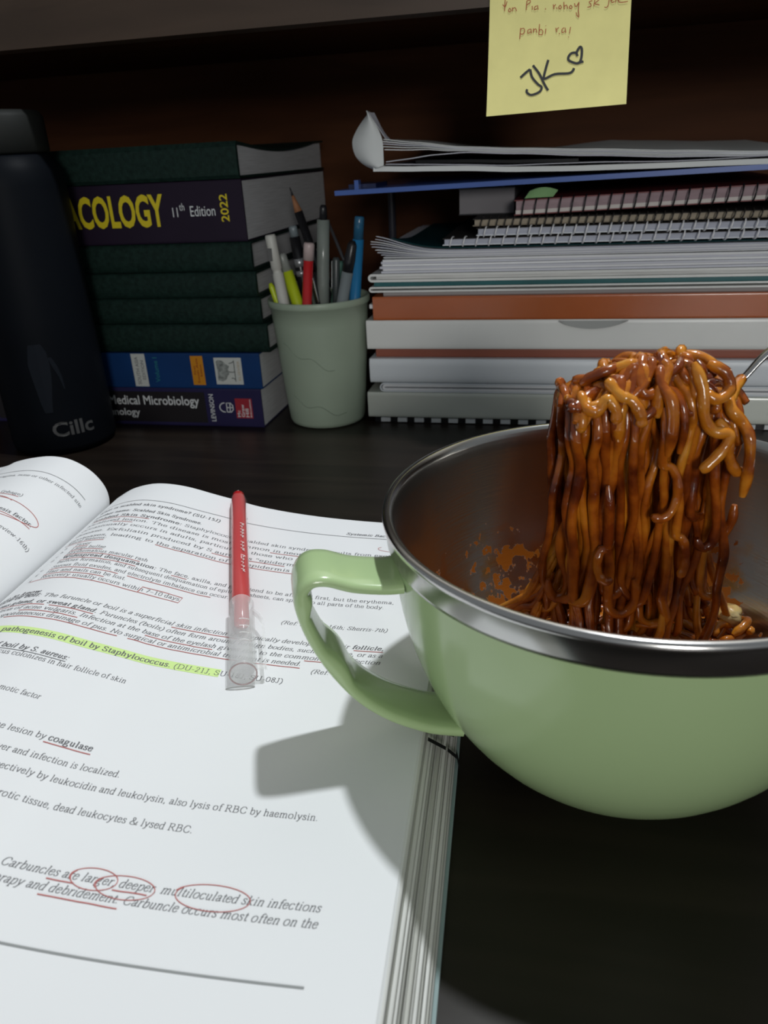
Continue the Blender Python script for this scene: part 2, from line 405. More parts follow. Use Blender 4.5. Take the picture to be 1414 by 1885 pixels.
mb = MB(); put_sans(mb, 'First', spine_up(SB, -2.765, 0.43, 0.0025), 0, 0.07, 0, 0.018, 0.01); put_sans(mb, 'South Asia', spine_up(SB, -2.740, 0.36, 0.0025), 0, 0.20, 0, 0.018, 0.01); put_sans(mb, 'Edition', spine_up(SB, -2.712, 0.415, 0.0025), 0, 0.095, 0, 0.018, 0.01); mb.build('orange_label_lettering', mat('red_orange_print', (0.26, 0.03, 0.008), 0.5), b_blue)
mb = MB(); rnd = random.Random(3)                             # the engraved emblem: a leafy crown lying on its side over a thin ground line
crown = [(-2.585, 0.385), (-2.545, 0.375), (-2.515, 0.392), (-2.500, 0.420), (-2.482, 0.440), (-2.492, 0.470), (-2.478, 0.500), (-2.505, 0.515), (-2.530, 0.540), (-2.565, 0.548), (-2.588, 0.535), (-2.580, 0.460)]
mb.add([(x, SB-0.0022, z) for x, z in crown], [tuple(range(len(crown)))])
mb.build('engraved_emblem', mat('grey_print', (0.24, 0.26, 0.25), 0.6, noise_scale=400, noise_amt=0.5), b_blue)
mb = MB()
for pts in ([(-2.490, 0.455), (-2.465, 0.450), (-2.440, 0.452)], [(-2.470, 0.400), (-2.455, 0.405), (-2.440, 0.392)], [(-2.480, 0.520), (-2.455, 0.525), (-2.440, 0.535)], [(-2.437, 0.375), (-2.437, 0.545)]):
    vs, fs = nib(pts, 0.007, 0.007); mb.add([(x, SB-0.0025, z) for x, z in vs], fs)
mb.build('emblem_strokes', mat('dark_grey_engraving', (0.10, 0.11, 0.11), 0.6), b_blue)
mb = MB(); put_sans(mb, 'ELSEVIER', spine_up(SB, -2.392, 0.385, 0.0025), 0, 0.155, 0, 0.020); mb.build('emblem_lettering', mat('tan_print', (0.40, 0.29, 0.16), 0.6), b_blue)

for i, (z0, z1, a1, lab) in enumerate(((0.600, 0.818, -2.140, 'dark green clothbound volume resting directly on the royal blue paperback'),
        (0.820, 1.016, -2.172, 'dark green clothbound volume, second above the royal blue paperback'),
        (1.018, 1.204, -2.180, 'dark green clothbound volume, third above the royal blue paperback'),
        (1.206, 1.415, -2.196, 'dark green clothbound volume directly under the purple pharmacology book'))):
    book('bound_volume', lab, a1-2.5, a1, SB+0.01*(i % 2), 7.6, z0, z1, GREEN_CLOTH, t=0.018, rnd=0.55, inset=0.03, group='dark green bound volumes')

PURPLE = mat('dark_purple_cover', (0.015, 0.009, 0.021), 0.5, noise_scale=20, noise_amt=0.15, spec=0.2)
b_ph = book('textbook', 'thick dark purple pharmacology book with yellow title, second from the top of the left stack', -4.75, -2.205, SB, 7.66, 1.417, 1.832, PURPLE, rnd=0.06, t=0.01, inset=0.006)
mb = MB(); put_sans(mb, 'PHARM', spine(SB, 0.0025), -4.32, -3.665, 1.530, 1.762, 0.03); put_sans(mb, 'ACOLOGY', spine(SB, 0.0025), -3.635, -2.820, 1.533, 1.760, 0.03)
mb.build('yellow_title', mat('yellow_print', (0.62, 0.50, 0.012), 0.5), b_ph)
mb = MB(); put_sans(mb, '2022', spine_up(SB, -2.322, 1.555, 0.0025), 0, 0.185, 0, 0.062, 0.015); mb.build('yellow_year', MATS['yellow_print'], b_ph)
mb = MB(); put_sans(mb, '11', spine(SB, 0.0025), -2.756, -2.716, 1.598, 1.662, 0.004); put_sans(mb, 'th', spine(SB, 0.0025), -2.700, -2.660, 1.64, 1.69); put_sans(mb, 'Edition', spine(SB, 0.0025), -2.618, -2.425, 1.598, 1.668)
mb.build('edition_lettering', WHITE_PRINT, b_ph)

# the uppermost volume: its worn top board dips in the middle
b_top = thing('bound_volume', 'worn dark green clothbound volume with sagging top board, uppermost of the left stack', 'book', (-3.45, 6.6, 1.834), 'dark green bound volumes')
def top_z(b): t = (b-SB)/2.2; return 2.075 - 0.055*math.sin(math.pi*min(1, t*1.15)) + 0.03*max(0, t-0.8)*5*0.2
N = 24
ring = [(lerp(SB+0.02, 7.72, k/N), top_z(lerp(SB, 7.72, k/N))) for k in range(N, -1, -1)] + [(SB, 2.04), (SB-0.0025, 1.95), (SB, 1.86), (SB+0.02, 1.836), (7.70, 1.836), (7.70, 1.852), (SB+0.03, 1.852), (SB+0.03, 2.05)] + [(lerp(SB+0.03, 7.72, k/N), top_z(lerp(SB+0.03, 7.72, k/N))-0.016) for k in range(1, N+1)]
MB().prism(ring, -4.72, -2.216).build('cover', GREEN_CLOTH, b_top)
ring = [(SB+0.04, 1.854), (7.66, 1.854)] + [(lerp(SB+0.04, 7.66, k/N), top_z(lerp(SB+0.04, 7.66, k/N))-0.018) for k in range(N, -1, -1)]
MB().prism(ring, -4.70, -2.230).build('page_block', OLD_EDGE, b_top)

# ------------------------------------------------------------------ dark bottle in front of the left stack
BC = (-3.76, 5.125)
bt = thing('water_bottle', 'tall dark navy bottle with faint pale print, in front of the left book stack', 'bottle', (BC[0], BC[1], 0))
NAVY = mat('dark_navy_coating', (0.004, 0.005, 0.007), 0.5, noise_scale=8, noise_amt=0.2, spec=0.06)
MB().lathe([(0.0, 0.0), (0.33, 0.0), (0.375, 0.02), (0.385, 0.06), (0.385, 1.86), (0.375, 1.95), (0.33, 2.04), (0.30, 2.06), (0.0, 2.06)], (BC[0], BC[1], 0), n=56).build('body', NAVY, bt)
MB().lathe([(0.30, 2.062), (0.325, 2.075), (0.325, 2.28), (0.30, 2.32), (0.0, 2.33)], (BC[0], BC[1], 0), n=48).build('cap', mat('charcoal_cap', (0.012, 0.013, 0.012), 0.6, spec=0.2), bt)
def on_bottle(az0, r=0.3875): return lambda x, y: (BC[0]+r*math.cos(R(az0)+x/0.385), BC[1]+r*math.sin(R(az0)+x/0.385), y)
mb = MB(); put_sans(mb, 'Cillc', on_bottle(-66), 0, 0.30, 0.150, 0.262, 0.02)
mb.build('bottle_lettering', mat('silver_grey_print', (0.06, 0.06, 0.06), 0.5), bt)
mb = MB(); f = on_bottle(-84)
def strip(mb, pts, f):
    n = len(pts)
    vs = [f(l, y) for l, r, y in pts] + [f((l+r)/2, y) for l, r, y in pts] + [f(r, y) for l, r, y in pts]
    mb.add(vs, [(i, n+i, n+i+1, i+1) for i in range(n-1)] + [(n+i, 2*n+i, 2*n+i+1, n+i+1) for i in range(n-1)])
strip(mb, [(0.10, 0.155, 0.34), (0.085, 0.165, 0.42), (0.075, 0.185, 0.52), (0.065, 0.20, 0.62), (0.06, 0.205, 0.70), (0.075, 0.20, 0.78), (0.09, 0.175, 0.84)], f)
strip(mb, [(0.265, 0.272, 0.50), (0.245, 0.268, 0.60), (0.215, 0.25, 0.68), (0.20, 0.225, 0.74)], f)
mb.build('pale_figure_print', mat('pale_blue_print', (0.008, 0.010, 0.014), 0.6, spec=0.06), bt)

# ------------------------------------------------------------------ pencil cup
CC = (-1.79, 5.815)
cup = thing('pencil_cup', 'matte sage green plastic pencil cup between the two book stacks', 'cup', (CC[0], CC[1], 0))
SAGE = mat('sage_green_plastic', (0.33, 0.40, 0.31), 0.42, noise_scale=12, noise_amt=0.10)
def cup_r(z): return 0.305 + 0.075*z/0.98
MB().lathe([(0.0, 0.0), (0.27, 0.0), (0.295, 0.012), (0.305, 0.04)] + [(cup_r(z), z) for z in (0.2, 0.4, 0.6, 0.8, 0.925)] + [(0.388, 0.93), (0.392, 0.945), (0.392, 0.972), (0.387, 0.982), (0.376, 0.980), (0.366, 0.95)] + [(cup_r(z)-0.018, z) for z in (0.8, 0.5, 0.2, 0.05)] + [(0.0, 0.03)], (CC[0], CC[1], 0), n=64).build('body', SAGE, cup)
SEAM = mat('sage_green_shadow_groove', (0.22, 0.275, 0.21), 0.5)
for z0, amp, ph, a0, a1 in ((0.55, 0.22, 0.3, -130, -60), (0.16, 0.16, 1.2, -125, -45)):
    pts = []
    for k in range(26):
        az = R(lerp(a0, a1, k/25)); z = z0 + amp*(0.6-k/25)*0.9 + 0.02*math.sin(k*0.5+ph)
        pts.append((CC[0]+(cup_r(z)-0.001)*math.cos(az), CC[1]+(cup_r(z)-0.001)*math.sin(az), z))
    MB().tube(pts, 0.0035, 6).build('scratch_line', SEAM, cup)

def pen(name, label, top, low, segs, zend=0.06, cat='pen', n=16):
    """straight writing tool through two points; segs: (part name, material, [(distance from top, radius)...])"""
    top, low = Vector(top), Vector(low); d = (low-top).normalized()
    L = (zend-top.z)/d.z
    for k in range(60):                                       # stop where it meets the inside of the cup
        e = top+d*L
        if math.hypot(e.x-CC[0], e.y-CC[1]) < cup_r(max(0, e.z))-0.018-0.04: break
        L -= 0.02
    t = thing(name, label, cat, tuple(top+d*L), 'writing tools in the sage green cup')
    for pn, m, prof in segs:
        pr = [(r, min(L, s if s >= 0 else L)) for s, r in prof]
        MB().lathe(pr, top, d, n).build(pn, m, t)
    return t, top, d, L
GREYP = mat('grey_white_plastic', (0.50, 0.50, 0.46), 0.4)
t_, tp, d_, L_ = pen('correction_pen', 'off white capped correction pen at the left of the sage cup', (-2.061, 5.62, 1.45), (-2.013, 5.62, 1.013), [
    ('barrel', GREYP, [(0.0, 0.0), (0.0, 0.034), (0.015, 0.040), (0.24, 0.041), (0.245, 0.034), (0.27, 0.034), (0.275, 0.041), (-1, 0.041), (-1, 0.0)][0:] )])
MB().box(tp.x-0.016, tp.x+0.016, tp.y-0.0415, tp.y-0.038, tp.z-0.18, tp.z-0.09).build('printed_label', mat('dark_grey_print', (0.10, 0.10, 0.10), 0.6), t_)
NEON = mat('neon_yellow_plastic', (0.50, 0.62, 0.02), 0.35)
t_, tp, d_, L_ = pen('highlighter', 'neon yellow highlighter leaning behind the off white correction pen', (-2.033, 5.74, 1.302), (-1.96, 5.74, 1.016), [
    ('cap', mat('pale_grey_cap', (0.28, 0.30, 0.28), 0.3), [(0.0, 0.0), (0.0, 0.03), (0.02, 0.036), (0.13, 0.04), (0.13, 0.0)]), ('barrel', NEON, [(0.13, 0.0), (0.13, 0.044), (0.5, 0.046), (-1, 0.046), (-1, 0.0)])])
t_, tp, d_, L_ = pen('flag_marker', 'small neon yellow flag marker at the left rim of the sage cup', (-2.12, 5.68, 1.10), (-2.085, 5.69, 0.95), [('barrel', NEON, [(0.0, 0.0), (0.0, 0.012), (0.03, 0.022), (0.3, 0.024), (-1, 0.024), (-1, 0.0)])], zend=0.3)
t_, tp, d_, L_ = pen('gel_pen', 'black gel pen with a clear top left of the black pencil', (-1.987, 5.93, 1.482), (-1.936, 5.93, 1.019), [
    ('clear_cap', mat('smoky_clear_plastic', (0.25, 0.30, 0.32), 0.15, trans=0.3), [(0.0, 0.0), (0.0, 0.026), (0.01, 0.032), (0.08, 0.033), (0.08, 0.0)]), ('barrel', BLACK_PLASTIC, [(0.08, 0.0), (0.08, 0.040), (0.35, 0.042), (-1, 0.042), (-1, 0.0)])])
for k, (s0, s1) in enumerate(((0.24, 0.30), (0.33, 0.37))):
    MB().lathe([(0.0, s0), (0.0425, s0), (0.0425, s1), (0.0, s1)], tp, d_, 16).build('silver_band', mat('silver_print', (0.45, 0.46, 0.48), 0.3, 0.6), t_)
pt, pl = Vector((-2.014, 6.03, 1.746)), Vector((-1.855, 6.03, 1.208))
t_, tp, d_, L_ = pen('pencil', 'black sharpened pencil leaning tall at the back of the sage cup', tuple(pt), tuple(pl), [
    ('lead', mat('graphite', (0.02, 0.02, 0.022), 0.4), [(0.0, 0.0), (0.0, 0.004), (0.06, 0.011), (0.06, 0.0)]),
    ('sharpened_wood', mat('cedar_wood', (0.30, 0.13, 0.06), 0.7), [(0.06, 0.0), (0.06, 0.011), (0.18, 0.034), (0.18, 0.0)]),
    ('barrel', BLACK_PLASTIC, [(0.18, 0.0), (0.18, 0.036), (-1, 0.036), (-1, 0.0)])], cat='pencil', n=6)
t_, tp, d_, L_ = pen('gel_pen', 'red ink pen with a frosted end in the middle of the sage cup', (-1.763, 5.60, 1.389), (-1.815, 5.61, 1.015), [
    ('frosted_end', mat('frosted_plastic', (0.48, 0.38, 0.37), 0.3), [(0.0, 0.0), (0.0, 0.034), (0.015, 0.040), (0.12, 0.040), (0.12, 0.0)]), ('barrel', mat('red_plastic', (0.50, 0.018, 0.022), 0.25), [(0.12, 0.0), (0.12, 0.036), (-1, 0.036), (-1, 0.0)])])
t_, tp, d_, L_ = pen('gel_pen', 'tall clear barrelled pen with a dark tip in the middle of the sage cup', (-1.680, 5.75, 1.63), (-1.735, 5.75, 0.988), [
    ('tip', BLACK_PLASTIC, [(0.0, 0.0), (0.0, 0.018), (0.02, 0.026), (0.10, 0.028), (0.10, 0.0)]), ('barrel', mat('greenish_clear_plastic', (0.30, 0.34, 0.31), 0.2, trans=0.35), [(0.10, 0.0), (0.10, 0.046), (0.40, 0.047), (-1, 0.047), (-1, 0.0)])])
t_, tp, d_, L_ = pen('metal_clip_pen', 'slim black pen with a bright metal clip behind the red ink pen', (-1.800, 5.72, 1.15), (-1.775, 5.72, 1.0), [('barrel', BLACK_PLASTIC, [(0.0, 0.0), (0.0, 0.020), (0.02, 0.024), (-1, 0.024), (-1, 0.0)])])
MB().tube([tp+d_*0.04+Vector((0.01, -0.028, 0)), tp+d_*0.2+Vector((0.01, -0.028, 0))], 0.008, 8).build('clip', STEEL, t_)
t_, tp, d_, L_ = pen('ballpoint_pen', 'slim dark pen with a bright steel clip right of the clear pen', (-1.625, 5.80, 1.26), (-1.64, 5.80, 1.06), [('barrel', mat('charcoal_plastic', (0.05, 0.06, 0.06), 0.3), [(0.0, 0.0), (0.0, 0.020), (0.02, 0.028), (-1, 0.028), (-1, 0.0)])])
MB().tube([tp+d_*0.02+Vector((-0.025, -0.028, 0)), tp+d_*0.22+Vector((-0.025, -0.03, 0))], lambda t: 0.006+0.007*math.sin(math.pi*t), 8).build('clip', STEEL, t_)
t_, tp, d_, L_ = pen('paintbrush', 'thin dark handled brush leaning right at the back of the sage cup', (-1.715, 5.98, 1.491), (-1.615, 5.96, 1.232), [('handle', mat('dark_lacquer', (0.05, 0.05, 0.055), 0.25), [(0.0, 0.0), (0.0, 0.010), (0.3, 0.014), (-1, 0.014), (-1, 0.0)])], cat='brush', zend=0.5)
t_, tp, d_, L_ = pen('gel_pen', 'short teal green clear pen in front of the black gripped pen', (-1.611, 5.85, 1.229), (-1.66, 5.85, 0.99), [('barrel', mat('teal_clear_plastic', (0.10, 0.22, 0.17), 0.25, trans=0.2), [(0.0, 0.0), (0.0, 0.025), (0.02, 0.033), (-1, 0.034), (-1, 0.0)])])
t_, tp, d_, L_ = pen('gel_pen', 'grey pen with a black rubber grip at the right of the sage cup', (-1.447, 5.64, 1.39), (-1.545, 5.64, 1.008), [
    ('grip', BLACK_PLASTIC, [(0.0, 0.0), (0.0, 0.018), (0.03, 0.034), (0.14, 0.042), (0.22, 0.040), (0.22, 0.0)]), ('barrel', mat('slate_grey_plastic', (0.19, 0.22, 0.23), 0.3), [(0.22, 0.0), (0.22, 0.042), (-1, 0.042), (-1, 0.0)])])
t_, tp, d_, L_ = pen('gel_pen', 'bright blue pen with a translucent top, rightmost in the sage cup', (-1.430, 5.81, 1.541), (-1.495, 5.81, 1.016), [
    ('top', mat('translucent_blue_plastic', (0.03, 0.14, 0.26), 0.2, trans=0.2), [(0.0, 0.0), (0.0, 0.030), (0.01, 0.036), (0.16, 0.038), (0.16, 0.0)]), ('barrel', mat('sky_blue_plastic', (0.02, 0.19, 0.42), 0.3), [(0.16, 0.0), (0.16, 0.042), (-1, 0.044), (-1, 0.0)])])

# ------------------------------------------------------------------ the right-hand stack, bottom to top
SF, SE = 5.72, 7.80
WHITE_COVER = mat('white_laminate_cover', (0.76, 0.77, 0.75), 0.28, noise_scale=10, noise_amt=0.06, coat=0.2)
WHITE_COVER2 = mat('cool_white_cover', (0.72, 0.76, 0.80), 0.35, noise_scale=9, noise_amt=0.06)
IVORY = mat('ivory_grey_cover', (0.60, 0.63, 0.57), 0.22, noise_scale=9, noise_amt=0.06, coat=0.3)
ORANGE = mat('terracotta_cover', (0.42, 0.105, 0.030), 0.25, noise_scale=14, noise_amt=0.12, coat=0.25, bump=0.1, bump_scale=200)
BRICK = mat('dull_brick_red_cover', (0.30, 0.095, 0.060), 0.4, noise_scale=14, noise_amt=0.12)
TEAL = mat('teal_cover', (0.012, 0.11, 0.12), 0.35, noise_scale=20, noise_amt=0.15)
st = thing('comb_notebook', 'black comb bound notebook with white teeth at the bottom of the right stack', 'notebook', (0.1, 6.7, 0))
MB().box(-1.38, 1.60, SF+0.03, SE, 0.0, 0.045).build('cover', BLACK_PLASTIC, st)
tooth = MB().box(-0.037, 0.037, -0.012, 0.012, -0.016, 0.016).build('comb_tooth', WHITE_PRINT, None, (0, 0, 0))
tooth.parent = st; tooth.location = (Vector((-1.29, SF+0.02, 0.024)) - BASE[st.name])*U
for k in range(1, 22): share(tooth, 'comb_tooth', st, Vector((-1.29+0.135*k, SF+0.02, 0.024)) - BASE[st.name])
book('lever_file', 'glossy ivory file with torn left corner, lowest thick spine of the right stack', -1.425, 1.62, SF, SE, 0.047, 0.248, IVORY, rnd=0.16, t=0.012, inset=0.01)
fm = thing('folded_magazine', 'white magazine folded at its left end above the ivory file', 'magazine', (0.1, 6.7, 0.25))
def hairpin(x0, x1, z0, z1, t, n=8):
    r = (z1-z0)/2; zc = (z0+z1)/2
    out = [(x1, z1)] + [(x0+r-r*math.sin(R(180*k/n)), zc+r*math.cos(R(180*k/n))) for k in range(n+1)] + [(x1, z0)]
    q = r-t
    return out + [(x1, z0+t)] + [(x0+r-q*math.sin(R(180*k/n)), zc-q*math.cos(R(180*k/n))) for k in range(n+1)] + [(x1, z1-t)]
MB().prism(hairpin(-1.325, 1.6, 0.252, 0.322, 0.010), SF+0.01, SE, 1).build('outer_sheet', WHITE_COVER2, fm)
MB().prism(hairpin(-1.305, 1.6, 0.264, 0.310, 0.016), SF+0.012, SE, 1).build('inner_sheets', PAPER, fm)
book('bound_report', 'cool white bound report with chipped left corner, below the thin brick red book', -1.396, 1.63, SF, SE, 0.326, 0.513, WHITE_COVER2, rnd=0.3, t=0.012, inset=0.01)
book('bound_report', 'thin dull brick red book between two white reports', -1.352, 1.60, SF+0.06, SE, 0.515, 0.588, BRICK, rnd=0.3, t=0.01, inset=0.01)
bc = book('bound_report', 'thick white report with a peeling cover flap, under the glossy terracotta book', -1.405, 1.64, SF, SE, 0.590, 0.806, WHITE_COVER, rnd=0.14, t=0.012, inset=0.01)
pts = lambda s, t: (lerp(0.02, 0.50, s), SF-0.006-0.012*t, 0.800-0.055*t*math.sin(math.pi*min(1, s*1.02))**0.7-0.002)
MB().sheet(pts, 20, 5, 0.003).build('peeling_flap', mat('grey_paper', (0.36, 0.37, 0.36), 0.7), bc)
bo = book('bound_report', 'glossy terracotta orange book in the middle of the right stack', -1.345, 1.62, SF, SE, 0.808, 0.980, ORANGE, rnd=0.10, t=0.012, inset=0.012)
MB().box(-1.385, -1.2, SF+0.06, SF+0.3, 0.885, 0.915).build('paper_slip', PAPER, bo)
bd = thing('folded_magazine', 'thin white magazine with rounded left fold on the terracotta book', 'magazine', (0.1, 6.7, 0.98))
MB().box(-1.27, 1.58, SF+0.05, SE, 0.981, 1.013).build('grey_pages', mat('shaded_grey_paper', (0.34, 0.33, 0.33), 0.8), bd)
MB().prism(hairpin(-1.368, 1.6, 1.013, 1.052, 0.012), SF, SE, 1).build('cover', WHITE_COVER, bd)
book('bound_report', 'very thin teal booklet between two white folders', -1.331, 1.60, SF+0.02, SE, 1.053, 1.086, TEAL, rnd=0.2, t=0.006, inset=0.004)
fe = thing('paper_folder', 'white card folder with a soft rounded left fold on the teal booklet', 'folder', (0.1, 6.7, 1.087))
MB().prism(hairpin(-1.368, 1.6, 1.088, 1.145, 0.016), SF-0.01, SE, 1).build('cover', WHITE_COVER, fe)
MB().box(-1.31, 1.58, SF+0.01, SE, 1.106, 1.127).build('sheets', PAPER_EDGE, fe)

LAV = mat('bluish_white_paper', (0.62, 0.63, 0.70), 0.8, noise_scale=30, noise_amt=0.05)
fp = thing('paper_stack', 'flat block of white loose papers on the white card folder', 'papers', (0.1, 6.7, 1.146))
for k in range(6):
    z0 = 1.147+0.0165*k; dx = (0.0, 0.012, -0.008, 0.01, 0.0, 0.016)[k]
    MB().sheet(lambda s, t, z0=z0, dx=dx, k=k: (lerp(-1.268+dx, 1.58, s), lerp(SF+0.01*math.sin(k*2.1), SE, t), z0+0.0155+0.004*math.sin(s*7+k)*(0.3 if k < 3 else 1.0)*0.3), 24, 3, 0.014).build('paper_bundle', PAPER if k % 2 else LAV, fp)
fg = thing('paper_stack', 'loose bluish papers fanned upward at their left end', 'papers', (0.1, 6.7, 1.25))
for k in range(9):
    x0 = -1.345+0.028*abs(k-5)*0.7+0.01*math.sin(k*3)
    def f(s, t, k=k, x0=x0):
        x = lerp(x0, 1.56, s**1.6)
        fl = (0.004+0.0115*k)*1.05*math.exp(-((x+1.36)/0.30)**2*1.0) if x < 1.0 else 0
        return (x, lerp(SF+0.012*math.sin(k*1.7), SE, t), 1.2565+0.0052*k+fl*1.15*max(0, 1-t*2.2)**1.5)
    MB().sheet(f, 40, 8, 0.0045).build('sheet', LAV if k % 3 else PAPER, fg)
def folder_z(s, t):
    x = lerp(-1.19, 1.55, s)
    return (x, lerp(SF+0.05, SE, t), 1.313+0.1008*math.exp(-((x+1.36)/0.30)**2)*1.15*max(0, 1-(0.024+t*0.976)*2.2)**1.5)
tf = MB().sheet(folder_z, 50, 10, 0.006).build('plastic_folder', mat('shade_darkened_teal_plastic', (0.006, 0.045, 0.050), 0.5, spec=0.1), None, (0.3, 6.7, 1.31))  # teal folder, widened and darkened so the paper tops read as shaded
tag(tf, 'thin teal plastic folder, darkened as if in shade, under the lowest spiral notebook', 'folder')

def spiral_pad(label, a0, a1, z0, z1, cmat, pmat, rmat, pitch, tilt=0.0, b0=SF, top=None, cover_t=0.006, rr=0.0052, lean=0.016):
    p = thing('spiral_notebook', label, 'notebook', ((a0+a1)/2, (b0+SE)/2, z0), 'wire bound notebooks on the right stack')
    sl = lambda x: tilt*(x-a0)
    def slab(y0, y1, zz0, zz1, inset=0.0):
        m = MB(); vs = []
        for x in (a0+inset, a1-inset):
            vs += [(x, y0, zz0+sl(x)), (x, y1, zz0+sl(x)), (x, y1, zz1+sl(x)), (x, y0, zz1+sl(x))]
        return m.add(vs, [(0, 3, 2, 1), (4, 5, 6, 7), (0, 1, 5, 4), (1, 2, 6, 5), (2, 3, 7, 6), (3, 0, 4, 7)])
    slab(b0+0.03, SE, z0, z0+cover_t).build('back_cover', cmat, p)
    slab(b0+0.04, SE-0.02, z0+cover_t, z1-cover_t, 0.012).build('pages', pmat, p)
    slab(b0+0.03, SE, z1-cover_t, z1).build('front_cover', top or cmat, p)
    h = (z1-z0)/2+0.009; zc = (z0+z1)/2
    first = None; x = a0+0.06; k = 0
    while x < a1-0.04:
        if first is None:
            pts = [(lean*math.sin(R(a)/2), -0.02-0.040*math.cos(R(a))+0.042, h*math.sin(R(a))) for a in range(-115, 116, 23)]
            first = MB().tube([(q[0], -0.030+(1-math.cos(R(a)))*0.050, q[2]) for q, a in zip(pts, range(-115, 116, 23))], rr, 6).build('wire_ring', rmat, None, (0, 0, 0))
            first.parent = p; first.location = (Vector((x, b0+0.03, zc+sl(x))) - BASE[p.name])*U; BASE[first.name] = BASE[p.name]
        else: share(first, 'wire_ring', p, Vector((x, b0+0.03, zc+sl(x))) - BASE[p.name])
        x += pitch; k += 1
    return p
WIRE_W = mat('white_coated_wire', (0.86, 0.86, 0.88), 0.35)
PADPAGE = mat('blue_grey_page_edges', (0.44, 0.46, 0.54), 0.8, noise_scale=60, noise_amt=0.08, stretch=(1, 1, 6))
SHADED_TOP = mat('shade_darkened_cover', (0.035, 0.032, 0.030), 0.7, spec=0.1)  # notebook tops coloured dark to stand in for shade inside the hutch
WIRE_D = mat('dark_wire', (0.06, 0.055, 0.05), 0.35, 0.5)
spiral_pad('lowest spiral notebook with white wire rings on the teal folder', -0.815, 1.58, 1.328, 1.376, WHITE_COVER2, PADPAGE, WIRE_W, 0.092, top=SHADED_TOP)
spiral_pad('spiral notebook with white rings, second lowest of the wire bound pads', -0.575, 1.56, 1.388, 1.440, WHITE_COVER2, PADPAGE, WIRE_W, 0.077, top=SHADED_TOP)
spiral_pad('tan edged spiral notebook with dark rings under the pink notebook', -0.600, 1.56, 1.452, 1.500, mat('kraft_cover', (0.22, 0.18, 0.13), 0.6), mat('tan_page_edges', (0.34, 0.29, 0.22), 0.8, noise_scale=60, noise_amt=0.15, stretch=(1, 1, 6)), WIRE_D, 0.055, top=SHADED_TOP)
pk = spiral_pad('pink and dark red spiral notebook with black rings tilted on the right stack', -0.315, 1.55, 1.514, 1.612, mat('dark_red_cover', (0.16, 0.018, 0.02), 0.4), mat('dull_pink_page_edges', (0.33, 0.24, 0.26), 0.8, noise_scale=50, noise_amt=0.12, stretch=(1, 1, 6)), BLACK_PLASTIC, 0.082, tilt=0.026, rr=0.0055)
sl_ = MB(); vs = []
for x in (-0.305, 1.54):
    z = 1.521+0.026*(x+0.315); vs += [(x, SF+0.037, z), (x, SF+0.3, z), (x, SF+0.3, z+0.024), (x, SF+0.037, z+0.024)]
sl_.add(vs, [(0, 3, 2, 1), (4, 5, 6, 7), (0, 1, 5, 4), (1, 2, 6, 5), (2, 3, 7, 6), (3, 0, 4, 7)]).build('white_pages', mat('off_white_page_edges', (0.62, 0.58, 0.55), 0.8), pk)
tag(MB().sheet(lambda s, t: (lerp(-0.245, -0.055, s)+0.03*t, SF+0.02+0.05*t, 1.624+0.005*s+(0.026+0.034*math.sin(math.pi*(0.15+0.75*s)))*t), 10, 6, 0.003).build('sticky_tab', mat('green_sticky_paper', (0.26, 0.46, 0.20), 0.7), None, (-0.1, SF+0.1, 1.63)), 'small green sticky tab standing up from the pink notebook', 'sticky tab')
gb = thing('notepad', 'dull grey pad behind the left end of the pink notebook', 'notepad', (-0.53, 6.9, 1.502))
def wedge(m, a0, a1, y0, y1, z0, z1, tilt):
    vs = []
    for x in (a0, a1):
        s = tilt*(x-a0); vs += [(x, y0, z0+s), (x, y1, z0+s), (x, y1, z1+s), (x, y0, z1+s)]
    return m.add(vs, [(0, 3, 2, 1), (4, 5, 6, 7), (0, 1, 5, 4), (1, 2, 6, 5), (2, 3, 7, 6), (3, 0, 4, 7)])
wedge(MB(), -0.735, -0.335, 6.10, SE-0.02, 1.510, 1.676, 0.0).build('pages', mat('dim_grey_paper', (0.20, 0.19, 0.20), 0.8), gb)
wedge(MB(), -0.74, -0.33, 6.09, SE-0.02, 1.6765, 1.684, 0.0).build('cover', BLACK_PLASTIC, gb)
wedge(MB(), -0.74, -0.33, 6.09, SE-0.02, 1.502, 1.5095, 0.0).build('backing_board', BLACK_PLASTIC, gb)

BLUEP = mat('blue_plastic', (0.060, 0.125, 0.40), 0.3, noise_scale=8, noise_amt=0.1, coat=0.2)
tr = thing('document_tray', 'thin blue plastic tray sticking out left under the loose papers', 'tray', (0, 6.7, 1.70))
wedge(MB(), -1.575, 1.62, SF-0.02, SE, 1.690, 1.722, 0.0175).build('plate', BLUEP, tr)
MB().box(-1.43, -1.40, SF-0.01, SF+0.06, 1.722, 1.785).build('stop_pin', BLUEP, tr)
MB().box(-1.50, -1.30, SF+0.10, SF+0.5, 1.722, 1.755).build('corner_block', mat('navy_plastic', (0.012, 0.02, 0.075), 0.35), tr)
for x, y in ((-1.49, 7.2),): MB().tube([(x, y, 0.0), (x+0.02, y, 1.69)], 0.035, 10).build('support_post', mat('smoky_plastic', (0.03, 0.03, 0.04), 0.2), tr)

